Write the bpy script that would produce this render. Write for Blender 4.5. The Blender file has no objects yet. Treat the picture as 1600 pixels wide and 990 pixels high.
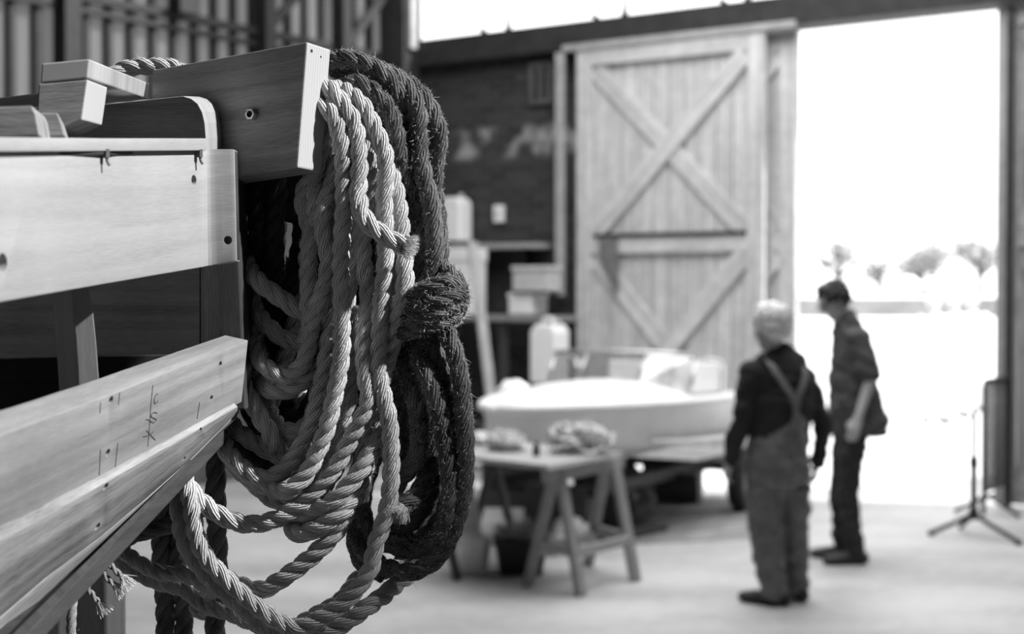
import bpy, bmesh, math, random
from mathutils import Vector, Matrix, noise
from mathutils.bvhtree import BVHTree
random.seed(7)
sc = bpy.context.scene
COL = sc.collection

# ------------------------------------------------------------------ camera
F = 2222.0            # focal length in pixels of a 1600 px wide frame (50 mm)
CAM_H = 1.77
TILT = math.atan(45.0 / F)
cam = bpy.data.cameras.new('camera')
cam.sensor_width = 36.0
cam.lens = 36.0 * F / 1600.0
cam.clip_end = 800
cam.dof.use_dof = True
cam.dof.focus_distance = 1.57
cam.dof.aperture_fstop = 4.6
cam.dof.aperture_blades = 0
camo = bpy.data.objects.new('camera', cam)
COL.objects.link(camo)
camo.location = (0, 0, CAM_H)
camo.rotation_euler = (math.pi / 2 - TILT, 0, 0)
sc.camera = camo
CM = Matrix.Translation((0, 0, CAM_H)) @ Matrix.Rotation(math.pi / 2 - TILT, 4, 'X')

# ------------------------------------------------------------------ light
w = bpy.data.worlds.new('sky')
sc.world = w
w.use_nodes = True
w.node_tree.nodes['Background'].inputs[0].default_value = (1, 1, 1, 1)
w.node_tree.nodes['Background'].inputs[1].default_value = 2.4

def sun(direction, strength, angle):
    l = bpy.data.lights.new('sun', 'SUN')
    l.energy = strength
    l.angle = math.radians(angle)
    o = bpy.data.objects.new('sun', l)
    COL.objects.link(o)
    o.location = (6, -2, 8)
    o.rotation_euler = Vector(direction).to_track_quat('-Z', 'Y').to_euler()
sun((-0.75, 0.15, -0.63), 7.0, 2.0)

def area(name, loc, target, sx, sy, power):
    l = bpy.data.lights.new(name, 'AREA')
    l.shape = 'RECTANGLE'
    l.size = sx
    l.size_y = sy
    l.energy = power
    o = bpy.data.objects.new(name, l)
    COL.objects.link(o)
    o.location = loc
    o.rotation_euler = (Vector(target) - Vector(loc)).to_track_quat('-Z', 'Y').to_euler()
# daylight through the roof skylight over the work floor
area('skylight_daylight', (1.2, 9.0, 6.35), (1.2, 9.0, 0), 5.4, 5.6, 410)

vs = sc.view_settings
vs.view_transform = 'Standard'
vs.look = 'None'
vs.gamma = 1.0
vs.use_curve_mapping = False
vs.exposure = 0.0

# ------------------------------------------------------------------ helpers
V = Vector

def P(px, py, d):
    """world point seen at pixel (px, py) at depth d along the camera axis"""
    return CM @ V(((px - 800) / F * d, -(py - 495) / F * d, -d))

def G(px, py, z=0.0):
    """world point at height z seen at that pixel"""
    a = V((0, 0, CAM_H))
    r = P(px, py, 1.0) - a
    return a + r * ((z - CAM_H) / r.z)

def thing(name, loc, label=None, cat=None, group=None, kind=None):
    o = bpy.data.objects.new(name, None)
    o.empty_display_size = 0.05
    COL.objects.link(o)
    o.location = loc
    tag(o, label, cat, group, kind)
    return o

def tag(o, label=None, cat=None, group=None, kind=None):
    if label: o['label'] = label
    if cat: o['category'] = cat
    if group: o['group'] = group
    if kind: o['kind'] = kind
    return o

def link(name, me, mats, parent=None, smooth=False, origin=None):
    """link a mesh given in world coordinates"""
    if not isinstance(mats, (list, tuple)): mats = [mats]
    for m in mats:
        me.materials.append(m)
    o = bpy.data.objects.new(name, me)
    COL.objects.link(o)
    if parent is not None:
        base = V((0, 0, 0))
        p = parent
        while p is not None:
            base += p.location
            p = p.parent
        me.transform(Matrix.Translation(-base))
        o.parent = parent
    else:
        if origin is None:
            xs = [v.co for v in me.vertices]
            n = max(1, len(xs))
            origin = V((sum(c.x for c in xs) / n, sum(c.y for c in xs) / n, min(c.z for c in xs)))
        me.transform(Matrix.Translation(-V(origin)))
        o.location = origin
    if smooth:
        me.polygons.foreach_set('use_smooth', [True] * len(me.polygons))
    me.update()
    return o

def from_bm(name, bm, mats, parent=None, smooth=False, origin=None):
    bmesh.ops.recalc_face_normals(bm, faces=bm.faces)
    me = bpy.data.meshes.new(name)
    bm.to_mesh(me)
    bm.free()
    return link(name, me, mats, parent, smooth, origin)

def set_uv(bm, L, W):
    """length / width grain coordinates in metres; end faces get slot 1"""
    L = L.normalized()
    N = L.cross(W).normalized()
    W = N.cross(L).normalized()
    uv = bm.loops.layers.uv.verify()
    off = random.random() * 9
    for f in bm.faces:
        f.normal_update()
        e = abs(f.normal.dot(L)) > 0.75
        f.material_index = 1 if e else 0
        for lp in f.loops:
            c = lp.vert.co
            if e:
                lp[uv].uv = (c.dot(W) + off, c.dot(N))
            else:
                lp[uv].uv = (c.dot(L) + off, c.dot(W) + c.dot(N) * 0.9 + off)

def prism_bm(poly, ext, bm=None):
    bm = bm or bmesh.new()
    ext = V(ext)
    a = [bm.verts.new(p) for p in poly]
    b = [bm.verts.new(V(p) + ext) for p in poly]
    n = len(poly)
    bm.faces.new(a)
    bm.faces.new(b[::-1])
    for i in range(n):
        j = (i + 1) % n
        bm.faces.new((a[j], a[i], b[i], b[j]))
    return bm

def bevel(bm, w, seg=1, ang=0.5):
    bmesh.ops.recalc_face_normals(bm, faces=bm.faces)
    es = [e for e in bm.edges if len(e.link_faces) == 2 and e.calc_face_angle(0) > ang]
    bmesh.ops.bevel(bm, geom=es, offset=w, segments=seg, affect='EDGES', profile=0.5)

def board(name, poly, ext, mats, parent=None, L=None, bev=0.0015, holes=(), **k):
    """a timber of outline poly pushed back by ext; L is the grain direction"""
    poly = [V(p) for p in poly]
    bm = prism_bm(poly, ext)
    if bev: bevel(bm, bev, 2)
    if L is None: L = poly[1] - poly[0]
    L = V(L)
    N = V(ext).normalized()
    W = N.cross(L.normalized())
    bmesh.ops.recalc_face_normals(bm, faces=bm.faces)
    set_uv(bm, L, W)
    o = from_bm(name, bm, mats, parent, **k)
    if holes: cut(o, holes)
    return o

def box_bm(c, sx, sy, sz, rz=0.0, bm=None):
    bm = bm or bmesh.new()
    m = Matrix.Translation(c) @ Matrix.Rotation(rz, 4, 'Z') @ Matrix.Diagonal((sx, sy, sz, 1))
    bmesh.ops.create_cube(bm, size=1.0, matrix=m)
    return bm

def box(name, c, sx, sy, sz, mats, parent=None, rz=0.0, bev=0.004, L='x', **k):
    """c is the centre of the base"""
    c = V(c)
    bm = box_bm(c + V((0, 0, sz / 2)), sx, sy, sz, rz)
    if bev: bevel(bm, min(bev, 0.3 * min(sx, sy, sz)), 2)
    R = Matrix.Rotation(rz, 3, 'Z')
    ax = {'x': V((1, 0, 0)), 'y': V((0, 1, 0)), 'z': V((0, 0, 1))}
    Ld = R @ ax[L]
    Wd = R @ ax[{'x': 'z', 'y': 'z', 'z': 'x'}[L]]
    bmesh.ops.recalc_face_normals(bm, faces=bm.faces)
    set_uv(bm, Ld, Wd)
    return from_bm(name, bm, mats, parent, **k)

def beam(name, a, b, wid, thk, mats, parent=None, up=(0, 0, 1), bev=0.003, **k):
    """a straight timber from a to b"""
    a, b = V(a), V(b)
    L = (b - a).normalized()
    u = V(up)
    s = L.cross(u)
    if s.length < 1e-3: s = L.cross(V((1, 0, 0)))
    s.normalize()
    u = s.cross(L).normalized()
    poly = [a - s * wid / 2 - u * thk / 2, a + s * wid / 2 - u * thk / 2, a + s * wid / 2 + u * thk / 2, a - s * wid / 2 + u * thk / 2]
    bm = prism_bm(poly, b - a)
    if bev: bevel(bm, bev, 1)
    bmesh.ops.recalc_face_normals(bm, faces=bm.faces)
    set_uv(bm, L, u)
    return from_bm(name, bm, mats, parent, **k)

def cut(o, cyls):
    """bore real holes: list of (world point, axis, radius, depth)"""
    base = V((0, 0, 0))
    p = o
    while p is not None:
        base += p.location
        p = p.parent
    bm = bmesh.new()
    for c, ax, r, dep in cyls:
        q = V(ax).to_track_quat('Z', 'Y').to_matrix().to_4x4()
        bmesh.ops.create_cone(bm, cap_ends=True, segments=20, radius1=r, radius2=r, depth=2 * dep,
                              matrix=Matrix.Translation(V(c) - base) @ q)
    me = bpy.data.meshes.new('cutter')
    bm.to_mesh(me)
    bm.free()
    co = bpy.data.objects.new('cutter', me)
    COL.objects.link(co)
    co.matrix_world = Matrix.Translation(base)
    md = o.modifiers.new('b', 'BOOLEAN')
    md.operation = 'DIFFERENCE'
    md.solver = 'EXACT'
    md.object = co
    bpy.context.view_layer.update()
    ev = o.evaluated_get(bpy.context.evaluated_depsgraph_get())
    nm = bpy.data.meshes.new_from_object(ev)
    o.modifiers.clear()
    o.data = nm
    bpy.data.objects.remove(co)

def catmull(pts, step):
    """dense even resampling of a smooth curve through pts"""
    pts = [V(p) for p in pts]
    if len(pts) == 2:
        pts = [pts[0], (pts[0] + pts[1]) / 2, pts[1]]
    q = [pts[0] * 2 - pts[1]] + pts + [pts[-1] * 2 - pts[-2]]
    raw = []
    for i in range(1, len(q) - 2):
        p0, p1, p2, p3 = q[i - 1], q[i], q[i + 1], q[i + 2]
        t0 = 0.0
        t1 = t0 + max(1e-6, (p1 - p0).length) ** 0.5
        t2 = t1 + max(1e-6, (p2 - p1).length) ** 0.5
        t3 = t2 + max(1e-6, (p3 - p2).length) ** 0.5
        n = 14
        for k in range(n):
            t = t1 + (t2 - t1) * k / n
            A1 = p0 * ((t1 - t) / (t1 - t0)) + p1 * ((t - t0) / (t1 - t0))
            A2 = p1 * ((t2 - t) / (t2 - t1)) + p2 * ((t - t1) / (t2 - t1))
            A3 = p2 * ((t3 - t) / (t3 - t2)) + p3 * ((t - t2) / (t3 - t2))
            B1 = A1 * ((t2 - t) / (t2 - t0)) + A2 * ((t - t0) / (t2 - t0))
            B2 = A2 * ((t3 - t) / (t3 - t1)) + A3 * ((t - t1) / (t3 - t1))
            raw.append(B1 * ((t2 - t) / (t2 - t1)) + B2 * ((t - t1) / (t2 - t1)))
    raw.append(pts[-1])
    out = [raw[0]]
    acc = 0.0
    for a, b in zip(raw, raw[1:]):
        L = (b - a).length
        if L < 1e-9: continue
        while acc + L >= step:
            t = (step - acc) / L
            a = a + (b - a) * t
            out.append(a.copy())
            L = (b - a).length
            acc = 0.0
            if L < 1e-9: break
        acc += L
    out.append(raw[-1])
    return out

def frames(c):
    n = len(c)
    T = []
    for i in range(n):
        t = c[min(i + 1, n - 1)] - c[max(i - 1, 0)]
        T.append(t.normalized() if t.length > 1e-9 else V((0, 0, 1)))
    a = T[0].orthogonal().normalized()
    A = [a]
    for i in range(1, n):
        a = a - T[i] * a.dot(T[i])
        a = a.normalized() if a.length > 1e-9 else T[i].orthogonal().normalized()
        A.append(a)
    return T, A

def tube_bm(c, rad, sides=8, bm=None, flat=1.0):
    """tube along the points c; rad is a number or a list"""
    bm = bm or bmesh.new()
    T, A = frames(c)
    rings = []
    for i, p in enumerate(c):
        r = rad[i] if isinstance(rad, (list, tuple)) else rad
        B = T[i].cross(A[i])
        rings.append([bm.verts.new(p + (A[i] * math.cos(2 * math.pi * k / sides) + B * (math.sin(2 * math.pi * k / sides) * flat)) * r) for k in range(sides)])
    for i in range(len(rings) - 1):
        for k in range(sides):
            j = (k + 1) % sides
            bm.faces.new((rings[i][k], rings[i][j], rings[i + 1][j], rings[i + 1][k]))
    bm.faces.new(rings[0][::-1])
    bm.faces.new(rings[-1])
    return bm

def tube(name, pts, r, mat, parent=None, sides=8, step=None, **k):
    c = catmull(pts, step) if step else [V(p) for p in pts]
    return from_bm(name, tube_bm(c, r, sides), mat, parent, smooth=True, **k)

# ------------------------------------------------------------------ materials (all grey: the picture is black and white)
def nodes(name):
    m = bpy.data.materials.new(name)
    m.use_nodes = True
    return m, m.node_tree.nodes, m.node_tree.links, m.node_tree.nodes['Principled BSDF']

def g4(v): return (v, v, v, 1)

def ramp(N, Lk, src, v0, v1, p0=0.3, p1=0.7):
    r = N.new('ShaderNodeValToRGB')
    r.color_ramp.elements[0].position = p0
    r.color_ramp.elements[1].position = p1
    r.color_ramp.elements[0].color = g4(v0)
    r.color_ramp.elements[1].color = g4(v1)
    Lk.new(src, r.inputs[0])
    return r

def plain(name, v, rough=0.7, var=0.15, scale=12.0, bump=0.0, metal=0.0, spec=0.3):
    m, N, Lk, B = nodes(name)
    tc = N.new('ShaderNodeTexCoord')
    nz = N.new('ShaderNodeTexNoise')
    nz.inputs['Scale'].default_value = scale
    nz.inputs['Detail'].default_value = 6
    Lk.new(tc.outputs['Object'], nz.inputs['Vector'])
    r = ramp(N, Lk, nz.outputs['Fac'], v * (1 - var), min(1, v * (1 + var)))
    Lk.new(r.outputs[0], B.inputs['Base Color'])
    B.inputs['Roughness'].default_value = rough
    B.inputs['Metallic'].default_value = metal
    B.inputs['Specular IOR Level'].default_value = spec
    if bump:
        b = N.new('ShaderNodeBump')
        b.inputs['Strength'].default_value = bump
        b.inputs['Distance'].default_value = 0.01
        Lk.new(nz.outputs['Fac'], b.inputs['Height'])
        Lk.new(b.outputs[0], B.inputs['Normal'])
    return m

def wood(name, v, var=0.25, rough=0.6, bump=0.25, su=2.5, sv=55.0, spots=0.0, spec=0.3):
    """long grain along u"""
    m, N, Lk, B = nodes(name)
    uv = N.new('ShaderNodeUVMap')
    mp = N.new('ShaderNodeMapping')
    mp.inputs['Scale'].default_value = (su, sv, 1)
    Lk.new(uv.outputs[0], mp.inputs['Vector'])
    n1 = N.new('ShaderNodeTexNoise')
    n1.inputs['Scale'].default_value = 1.0
    n1.inputs['Detail'].default_value = 5
    n1.inputs['Distortion'].default_value = 0.6
    Lk.new(mp.outputs[0], n1.inputs['Vector'])
    mp2 = N.new('ShaderNodeMapping')
    mp2.inputs['Scale'].default_value = (su * 22, sv * 13, 1)
    Lk.new(uv.outputs[0], mp2.inputs['Vector'])
    n2 = N.new('ShaderNodeTexNoise')
    n2.inputs['Scale'].default_value = 1.0
    n2.inputs['Detail'].default_value = 3
    Lk.new(mp2.outputs[0], n2.inputs['Vector'])
    n3 = N.new('ShaderNodeTexNoise')
    n3.inputs['Scale'].default_value = 9.0
    n3.inputs['Detail'].default_value = 4
    Lk.new(uv.outputs[0], n3.inputs['Vector'])
    mx = N.new('ShaderNodeMath'); mx.operation = 'MULTIPLY_ADD'
    mx.inputs[1].default_value = 0.35
    Lk.new(n2.outputs['Fac'], mx.inputs[0])
    m2 = N.new('ShaderNodeMath'); m2.operation = 'MULTIPLY'
    m2.inputs[1].default_value = 0.65
    Lk.new(n1.outputs['Fac'], m2.inputs[0])
    Lk.new(m2.outputs[0], mx.inputs[2])
    m3 = N.new('ShaderNodeMath'); m3.operation = 'MULTIPLY_ADD'
    m3.inputs[1].default_value = 0.3
    Lk.new(n3.outputs['Fac'], m3.inputs[0])
    Lk.new(mx.outputs[0], m3.inputs[2])
    r = ramp(N, Lk, m3.outputs[0], v * (1 - var), min(1, v * (1 + var * 0.7)), 0.5, 0.8)
    Lk.new(r.outputs[0], B.inputs['Base Color'])
    B.inputs['Roughness'].default_value = rough
    B.inputs['Specular IOR Level'].default_value = spec
    if bump:
        b = N.new('ShaderNodeBump')
        b.inputs['Strength'].default_value = bump
        b.inputs['Distance'].default_value = 0.002
        Lk.new(mx.outputs[0], b.inputs['Height'])
        Lk.new(b.outputs[0], B.inputs['Normal'])
    return m

def endgrain(name, v, var=0.2):
    m, N, Lk, B = nodes(name)
    uv = N.new('ShaderNodeUVMap')
    wv = N.new('ShaderNodeTexWave')
    wv.wave_type = 'RINGS'
    wv.inputs['Scale'].default_value = 70
    wv.inputs['Distortion'].default_value = 2.5
    wv.inputs['Detail'].default_value = 3
    Lk.new(uv.outputs[0], wv.inputs['Vector'])
    r = ramp(N, Lk, wv.outputs['Fac'], v * (1 - var), min(1, v * (1 + var)), 0.1, 0.9)
    Lk.new(r.outputs[0], B.inputs['Base Color'])
    B.inputs['Roughness'].default_value = 0.8
    return m

def rope_mat(name, v, var=0.3, yarns=13, turns=182.0, bump=1.0):
    """yarns that run round each strand: u is the turn round the strand, v the length in metres"""
    m, N, Lk, B = nodes(name)
    uv = N.new('ShaderNodeUVMap')
    sp = N.new('ShaderNodeSeparateXYZ')
    Lk.new(uv.outputs[0], sp.inputs[0])
    nz = N.new('ShaderNodeTexNoise')
    nz.inputs['Scale'].default_value = 260
    nz.inputs['Detail'].default_value = 4
    tc = N.new('ShaderNodeTexCoord')
    Lk.new(tc.outputs['Object'], nz.inputs['Vector'])
    a = N.new('ShaderNodeMath'); a.operation = 'MULTIPLY'
    a.inputs[1].default_value = 2 * math.pi * yarns
    Lk.new(sp.outputs[0], a.inputs[0])
    b = N.new('ShaderNodeMath'); b.operation = 'MULTIPLY_ADD'
    b.inputs[1].default_value = 2 * math.pi * turns
    Lk.new(sp.outputs[1], b.inputs[0])
    Lk.new(a.outputs[0], b.inputs[2])
    c = N.new('ShaderNodeMath'); c.operation = 'MULTIPLY_ADD'
    c.inputs[1].default_value = 3.0
    Lk.new(nz.outputs['Fac'], c.inputs[0])
    Lk.new(b.outputs[0], c.inputs[2])
    s = N.new('ShaderNodeMath'); s.operation = 'SINE'
    Lk.new(c.outputs[0], s.inputs[0])
    h = N.new('ShaderNodeMath'); h.operation = 'MULTIPLY_ADD'
    h.inputs[1].default_value = 1.6
    Lk.new(nz.outputs['Fac'], h.inputs[0])
    Lk.new(s.outputs[0], h.inputs[2])
    n2 = N.new('ShaderNodeTexNoise')
    n2.inputs['Scale'].default_value = 30
    n2.inputs['Detail'].default_value = 5
    Lk.new(tc.outputs['Object'], n2.inputs['Vector'])
    r = ramp(N, Lk, n2.outputs['Fac'], v * (1 - var), min(1, v * (1 + var)))
    Lk.new(r.outputs[0], B.inputs['Base Color'])
    B.inputs['Roughness'].default_value = 0.85
    B.inputs['Specular IOR Level'].default_value = 0.2
    bp = N.new('ShaderNodeBump')
    bp.inputs['Strength'].default_value = bump
    bp.inputs['Distance'].default_value = 0.0007
    Lk.new(h.outputs[0], bp.inputs['Height'])
    Lk.new(bp.outputs[0], B.inputs['Normal'])
    return m

M = {}
M['pale_wood'] = wood('pale_wood', 0.37, 0.16, 0.6, 0.2)
M['pale_end'] = endgrain('pale_end', 0.62, 0.1)
M['oak'] = wood('oak', 0.36, 0.4, 0.6, 0.35)
M['oak_end'] = endgrain('oak_end', 0.46, 0.08)
M['mid_wood'] = wood('mid_wood', 0.29, 0.3, 0.55, 0.3)
M['aged_wood'] = wood('aged_wood', 0.27, 0.55, 0.7, 0.6)
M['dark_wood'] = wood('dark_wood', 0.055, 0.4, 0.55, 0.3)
M['varnish_and_shade'] = wood('varnish_and_shade', 0.05, 0.4, 0.5, 0.2)  # dark coat; on plank ends and corner board it paints in shade
M['worn_wood'] = wood('worn_wood', 0.26, 0.45, 0.9, 0.8)
M['door_wood'] = wood('door_wood', 0.55, 0.3, 0.8, 0.3, 0.8, 14)
M['door_pale'] = wood('door_pale', 0.45, 0.2, 0.8, 0.3, 0.8, 14)
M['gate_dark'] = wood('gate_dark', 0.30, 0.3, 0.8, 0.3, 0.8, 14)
M['iron'] = plain('iron', 0.02, 0.6, 0.3, 20, 0.2, 0.0)
M['steel'] = plain('steel', 0.55, 0.35, 0.2, 60, 0.1, 0.9)
M['galv'] = plain('galv', 0.11, 0.6, 0.2, 40, 0.0, 0.3)
M['light_rope'] = rope_mat('light_rope', 0.56, 0.2)
M['coir'] = rope_mat('coir', 0.12, 0.6, 11, 150, 1.0)
M['shade_rope'] = rope_mat('shade_rope', 0.05, 0.4, 13, 182, 1.0)  # near-black tone in place of shade on the ropes
M['old_rope'] = rope_mat('old_rope', 0.20, 0.35, 14, 110, 1.0)
M['light_fibre'] = plain('light_fibre', 0.62, 0.8, 0.1)
M['coir_fibre'] = plain('coir_fibre', 0.58, 0.8, 0.3)
M['pencil'] = plain('pencil', 0.06, 0.8, 0.1)
M['white_plastic'] = plain('white_plastic', 0.90, 0.45, 0.05)
M['pale_grey'] = plain('pale_grey', 0.55, 0.6, 0.1)
M['black_plastic'] = plain('black_plastic', 0.018, 0.5, 0.2)
M['gelcoat'] = plain('gelcoat', 0.84, 0.35, 0.06, 4)
M['gelcoat_white'] = plain('gelcoat_white', 0.82, 0.35, 0.04, 4)
M['cloth_white'] = plain('cloth_white', 0.75, 0.9, 0.12, 8, 0.4)
M['rubber'] = plain('rubber', 0.02, 0.8, 0.2)
M['tarp'] = plain('tarp', 0.05, 0.8, 0.4, 6)
M['leaf'] = plain('leaf', 0.30, 0.7, 0.4, 30)
M['net'] = plain('net', 0.62, 0.9, 0.5, 25, 0.5)
M['skin'] = plain('skin', 0.42, 0.55, 0.1)
M['white_hair'] = plain('white_hair', 0.82, 0.8, 0.1, 60, 0.6)
M['dark_hair'] = plain('dark_hair', 0.035, 0.6, 0.3, 60, 0.6)
M['sweater'] = plain('sweater', 0.028, 0.95, 0.2, 30, 0.3)
M['dungaree'] = plain('dungaree', 0.15, 0.9, 0.25, 14, 0.4)
M['strap'] = plain('strap', 0.16, 0.9, 0.15)
M['shirt'] = plain('shirt', 0.075, 0.9, 0.3, 22, 0.4)
M['jeans'] = plain('jeans', 0.03, 0.9, 0.4, 16, 0.4)
M['shoe'] = plain('shoe', 0.04, 0.6, 0.2)
M['lens'] = plain('lens', 0.03, 0.1, 0.0)
M['pale_cloth'] = plain('pale_cloth', 0.8, 0.9, 0.05)
M['bark'] = plain('bark', 0.08, 0.9, 0.3, 8)
M['far_leaf'] = plain('far_leaf', 0.24, 0.9, 0.3, 3)
M['quay_stone'] = plain('quay_stone', 0.22, 0.9, 0.2, 1)
M['quay_top'] = plain('quay_top', 0.75, 0.9, 0.05, 1)
M['outdoor'] = plain('outdoor', 0.72, 0.9, 0.05, 0.7)
M['hall_wall'] = plain('hall_wall', 0.10, 0.9, 0.25, 3, 0.2)
M['roof'] = plain('roof', 0.12, 0.9, 0.2, 3)
M['beam_dark'] = plain('beam_dark', 0.03, 0.7, 0.3, 8)
M['post_pale'] = plain('post_pale', 0.36, 0.8, 0.15, 8)
M['paper'] = plain('paper', 0.62, 0.8, 0.05)

def pane_mat():
    m, N, Lk, B = nodes('frosted_pane')
    out = N['Material Output']
    t = N.new('ShaderNodeBsdfTranslucent')
    t.inputs[0].default_value = g4(0.60)
    d = N.new('ShaderNodeBsdfDiffuse')
    nz = N.new('ShaderNodeTexNoise')
    nz.inputs['Scale'].default_value = 1.5
    r = ramp(N, Lk, nz.outputs['Fac'], 0.26, 0.52)
    Lk.new(r.outputs[0], t.inputs[0])
    d.inputs[0].default_value = g4(0.2)
    mx = N.new('ShaderNodeMixShader')
    mx.inputs[0].default_value = 0.3
    Lk.new(t.outputs[0], mx.inputs[1])
    Lk.new(d.outputs[0], mx.inputs[2])
    Lk.new(mx.outputs[0], out.inputs[0])
    return m
M['pane'] = pane_mat()

def screen_glass():
    m, N, Lk, B = nodes('screen_glass')
    out = N['Material Output']
    t = N.new('ShaderNodeBsdfTransparent')
    t.inputs[0].default_value = g4(0.85)
    gl = N.new('ShaderNodeBsdfGlossy')
    gl.inputs['Roughness'].default_value = 0.1
    mx = N.new('ShaderNodeMixShader')
    mx.inputs[0].default_value = 0.12
    Lk.new(t.outputs[0], mx.inputs[1])
    Lk.new(gl.outputs[0], mx.inputs[2])
    Lk.new(mx.outputs[0], out.inputs[0])
    return m
M['glass'] = screen_glass()

def floor_mat():
    m, N, Lk, B = nodes('concrete_floor')
    tc = N.new('ShaderNodeTexCoord')
    n1 = N.new('ShaderNodeTexNoise'); n1.inputs['Scale'].default_value = 1.1; n1.inputs['Detail'].default_value = 8
    n2 = N.new('ShaderNodeTexNoise'); n2.inputs['Scale'].default_value = 9; n2.inputs['Detail'].default_value = 6
    mp = N.new('ShaderNodeMapping'); mp.inputs['Scale'].default_value = (0.6, 1.6, 1)
    Lk.new(tc.outputs['Object'], mp.inputs[0])
    Lk.new(mp.outputs[0], n1.inputs['Vector'])
    Lk.new(tc.outputs['Object'], n2.inputs['Vector'])
    a = N.new('ShaderNodeMath'); a.operation = 'MULTIPLY_ADD'; a.inputs[1].default_value = 0.35
    Lk.new(n2.outputs['Fac'], a.inputs[0]); Lk.new(n1.outputs['Fac'], a.inputs[2])
    r = ramp(N, Lk, a.outputs[0], 0.29, 0.50, 0.45, 0.85)
    Lk.new(r.outputs[0], B.inputs['Base Color'])
    B.inputs['Roughness'].default_value = 0.65
    b = N.new('ShaderNodeBump'); b.inputs['Strength'].default_value = 0.2; b.inputs['Distance'].default_value = 0.01
    Lk.new(n2.outputs['Fac'], b.inputs['Height']); Lk.new(b.outputs[0], B.inputs['Normal'])
    return m
M['floor'] = floor_mat()

def brick_mat(name, v0, v1, mortar, bw, bh, scale=1.0, paint=None):
    m, N, Lk, B = nodes(name)
    uv = N.new('ShaderNodeUVMap')
    br = N.new('ShaderNodeTexBrick')
    br.inputs['Color1'].default_value = g4(v0)
    br.inputs['Color2'].default_value = g4(v1)
    br.inputs['Mortar'].default_value = g4(mortar)
    br.inputs['Scale'].default_value = scale
    br.inputs['Brick Width'].default_value = bw
    br.inputs['Row Height'].default_value = bh
    br.inputs['Mortar Size'].default_value = 0.008
    Lk.new(uv.outputs[0], br.inputs['Vector'])
    col = br.outputs['Color']
    if paint:      # flaking white painted band at wall height paint = (z0, z1)
        sp = N.new('ShaderNodeSeparateXYZ'); Lk.new(uv.outputs[0], sp.inputs[0])
        mr = N.new('ShaderNodeMapRange'); mr.inputs[1].default_value = paint[0]; mr.inputs[2].default_value = paint[0] + 0.08
        Lk.new(sp.outputs[1], mr.inputs[0])
        mr2 = N.new('ShaderNodeMapRange'); mr2.inputs[1].default_value = paint[1]; mr2.inputs[2].default_value = paint[1] - 0.08
        Lk.new(sp.outputs[1], mr2.inputs[0])
        nz = N.new('ShaderNodeTexNoise'); nz.inputs['Scale'].default_value = 3.2; nz.inputs['Detail'].default_value = 5
        Lk.new(uv.outputs[0], nz.inputs['Vector'])
        rp = ramp(N, Lk, nz.outputs['Fac'], 0, 1, 0.48, 0.62)
        a = N.new('ShaderNodeMath'); a.operation = 'MULTIPLY'; Lk.new(mr.outputs[0], a.inputs[0]); Lk.new(mr2.outputs[0], a.inputs[1])
        b = N.new('ShaderNodeMath'); b.operation = 'MULTIPLY'; Lk.new(a.outputs[0], b.inputs[0]); Lk.new(rp.outputs[0], b.inputs[1])
        mx = N.new('ShaderNodeMixRGB'); mx.inputs[2].default_value = g4(0.36)
        Lk.new(b.outputs[0], mx.inputs[0]); Lk.new(col, mx.inputs[1])
        col = mx.outputs[0]
    Lk.new(col, B.inputs['Base Color'])
    B.inputs['Roughness'].default_value = 0.9
    bp = N.new('ShaderNodeBump'); bp.inputs['Strength'].default_value = 0.6; bp.inputs['Distance'].default_value = 0.01
    Lk.new(br.outputs['Fac'], bp.inputs['Height']); bp.invert = True
    Lk.new(bp.outputs[0], B.inputs['Normal'])
    return m

# ------------------------------------------------------------------ the hall
A0 = V((2.53, 12.5, 0))                       # a point of the back wall, at the door edge
U = V((0.831, -0.556, 0)).normalized()        # along the back wall to the right
NW = V((-0.556, -0.831, 0)).normalized()      # towards the camera

def SZ(px, py, off=0.0):
    """wall coordinates (along, height) of a pixel on the plane off in front of the back wall"""
    a = V((0, 0, CAM_H))
    r = P(px, py, 1.0) - a
    pl = A0 + NW * off
    t = (pl - a).dot(NW) / r.dot(NW)
    h = a + r * t
    return (h - pl).dot(U), h.z

def WP(s, z, off=0.0):
    return A0 + U * s + NW * off + V((0, 0, z))

def wpoly(name, sz, off, thk, mats, parent=None, L=None, bev=0.006, **k):
    """a flat piece on the back wall: outline in wall coordinates, front at off, thk deep"""
    poly = [WP(s, z, off) for s, z in sz]
    return board(name, poly, -NW * thk, mats, parent, L if L is not None else U, bev, **k)

def wrect(name, s0, s1, z0, z1, off, thk, mats, parent=None, vert=False, **k):
    return wpoly(name, [(s0, z0), (s1, z0), (s1, z1), (s0, z1)], off, thk, mats, parent, V((0, 0, 1)) if vert else U, **k)

def quadwall(name, poly, ext, mat, kind='structure', uvL=None):
    o = board(name, poly, ext, [mat, mat], None, uvL, 0)
    o['kind'] = kind
    return o

# floor slab runs a little way out of the gate
e0, e1 = G(1040, 782), G(1520, 746)
ed = (e1 - e0).normalized()
fl = [V((-9, -4, 0)), V((6.6, -4, 0)), V((6.6, 8, 0)), e1 + ed * 2.4, e0 - ed * 0.4, V((-0.9, 15.4, 0)), V((-9, 15.4, 0))]
quadwall('floor', fl, (0, 0, -0.12), M['floor'])
gr = board('ground_outside', [V((-60, 2, -0.05)), V((90, 2, -0.05)), V((90, 95, -0.05)), V((-60, 95, -0.05))], (0, 0, -0.1), [M['outdoor']] * 2, None, None, 0)
tag(gr, kind='structure')

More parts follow.
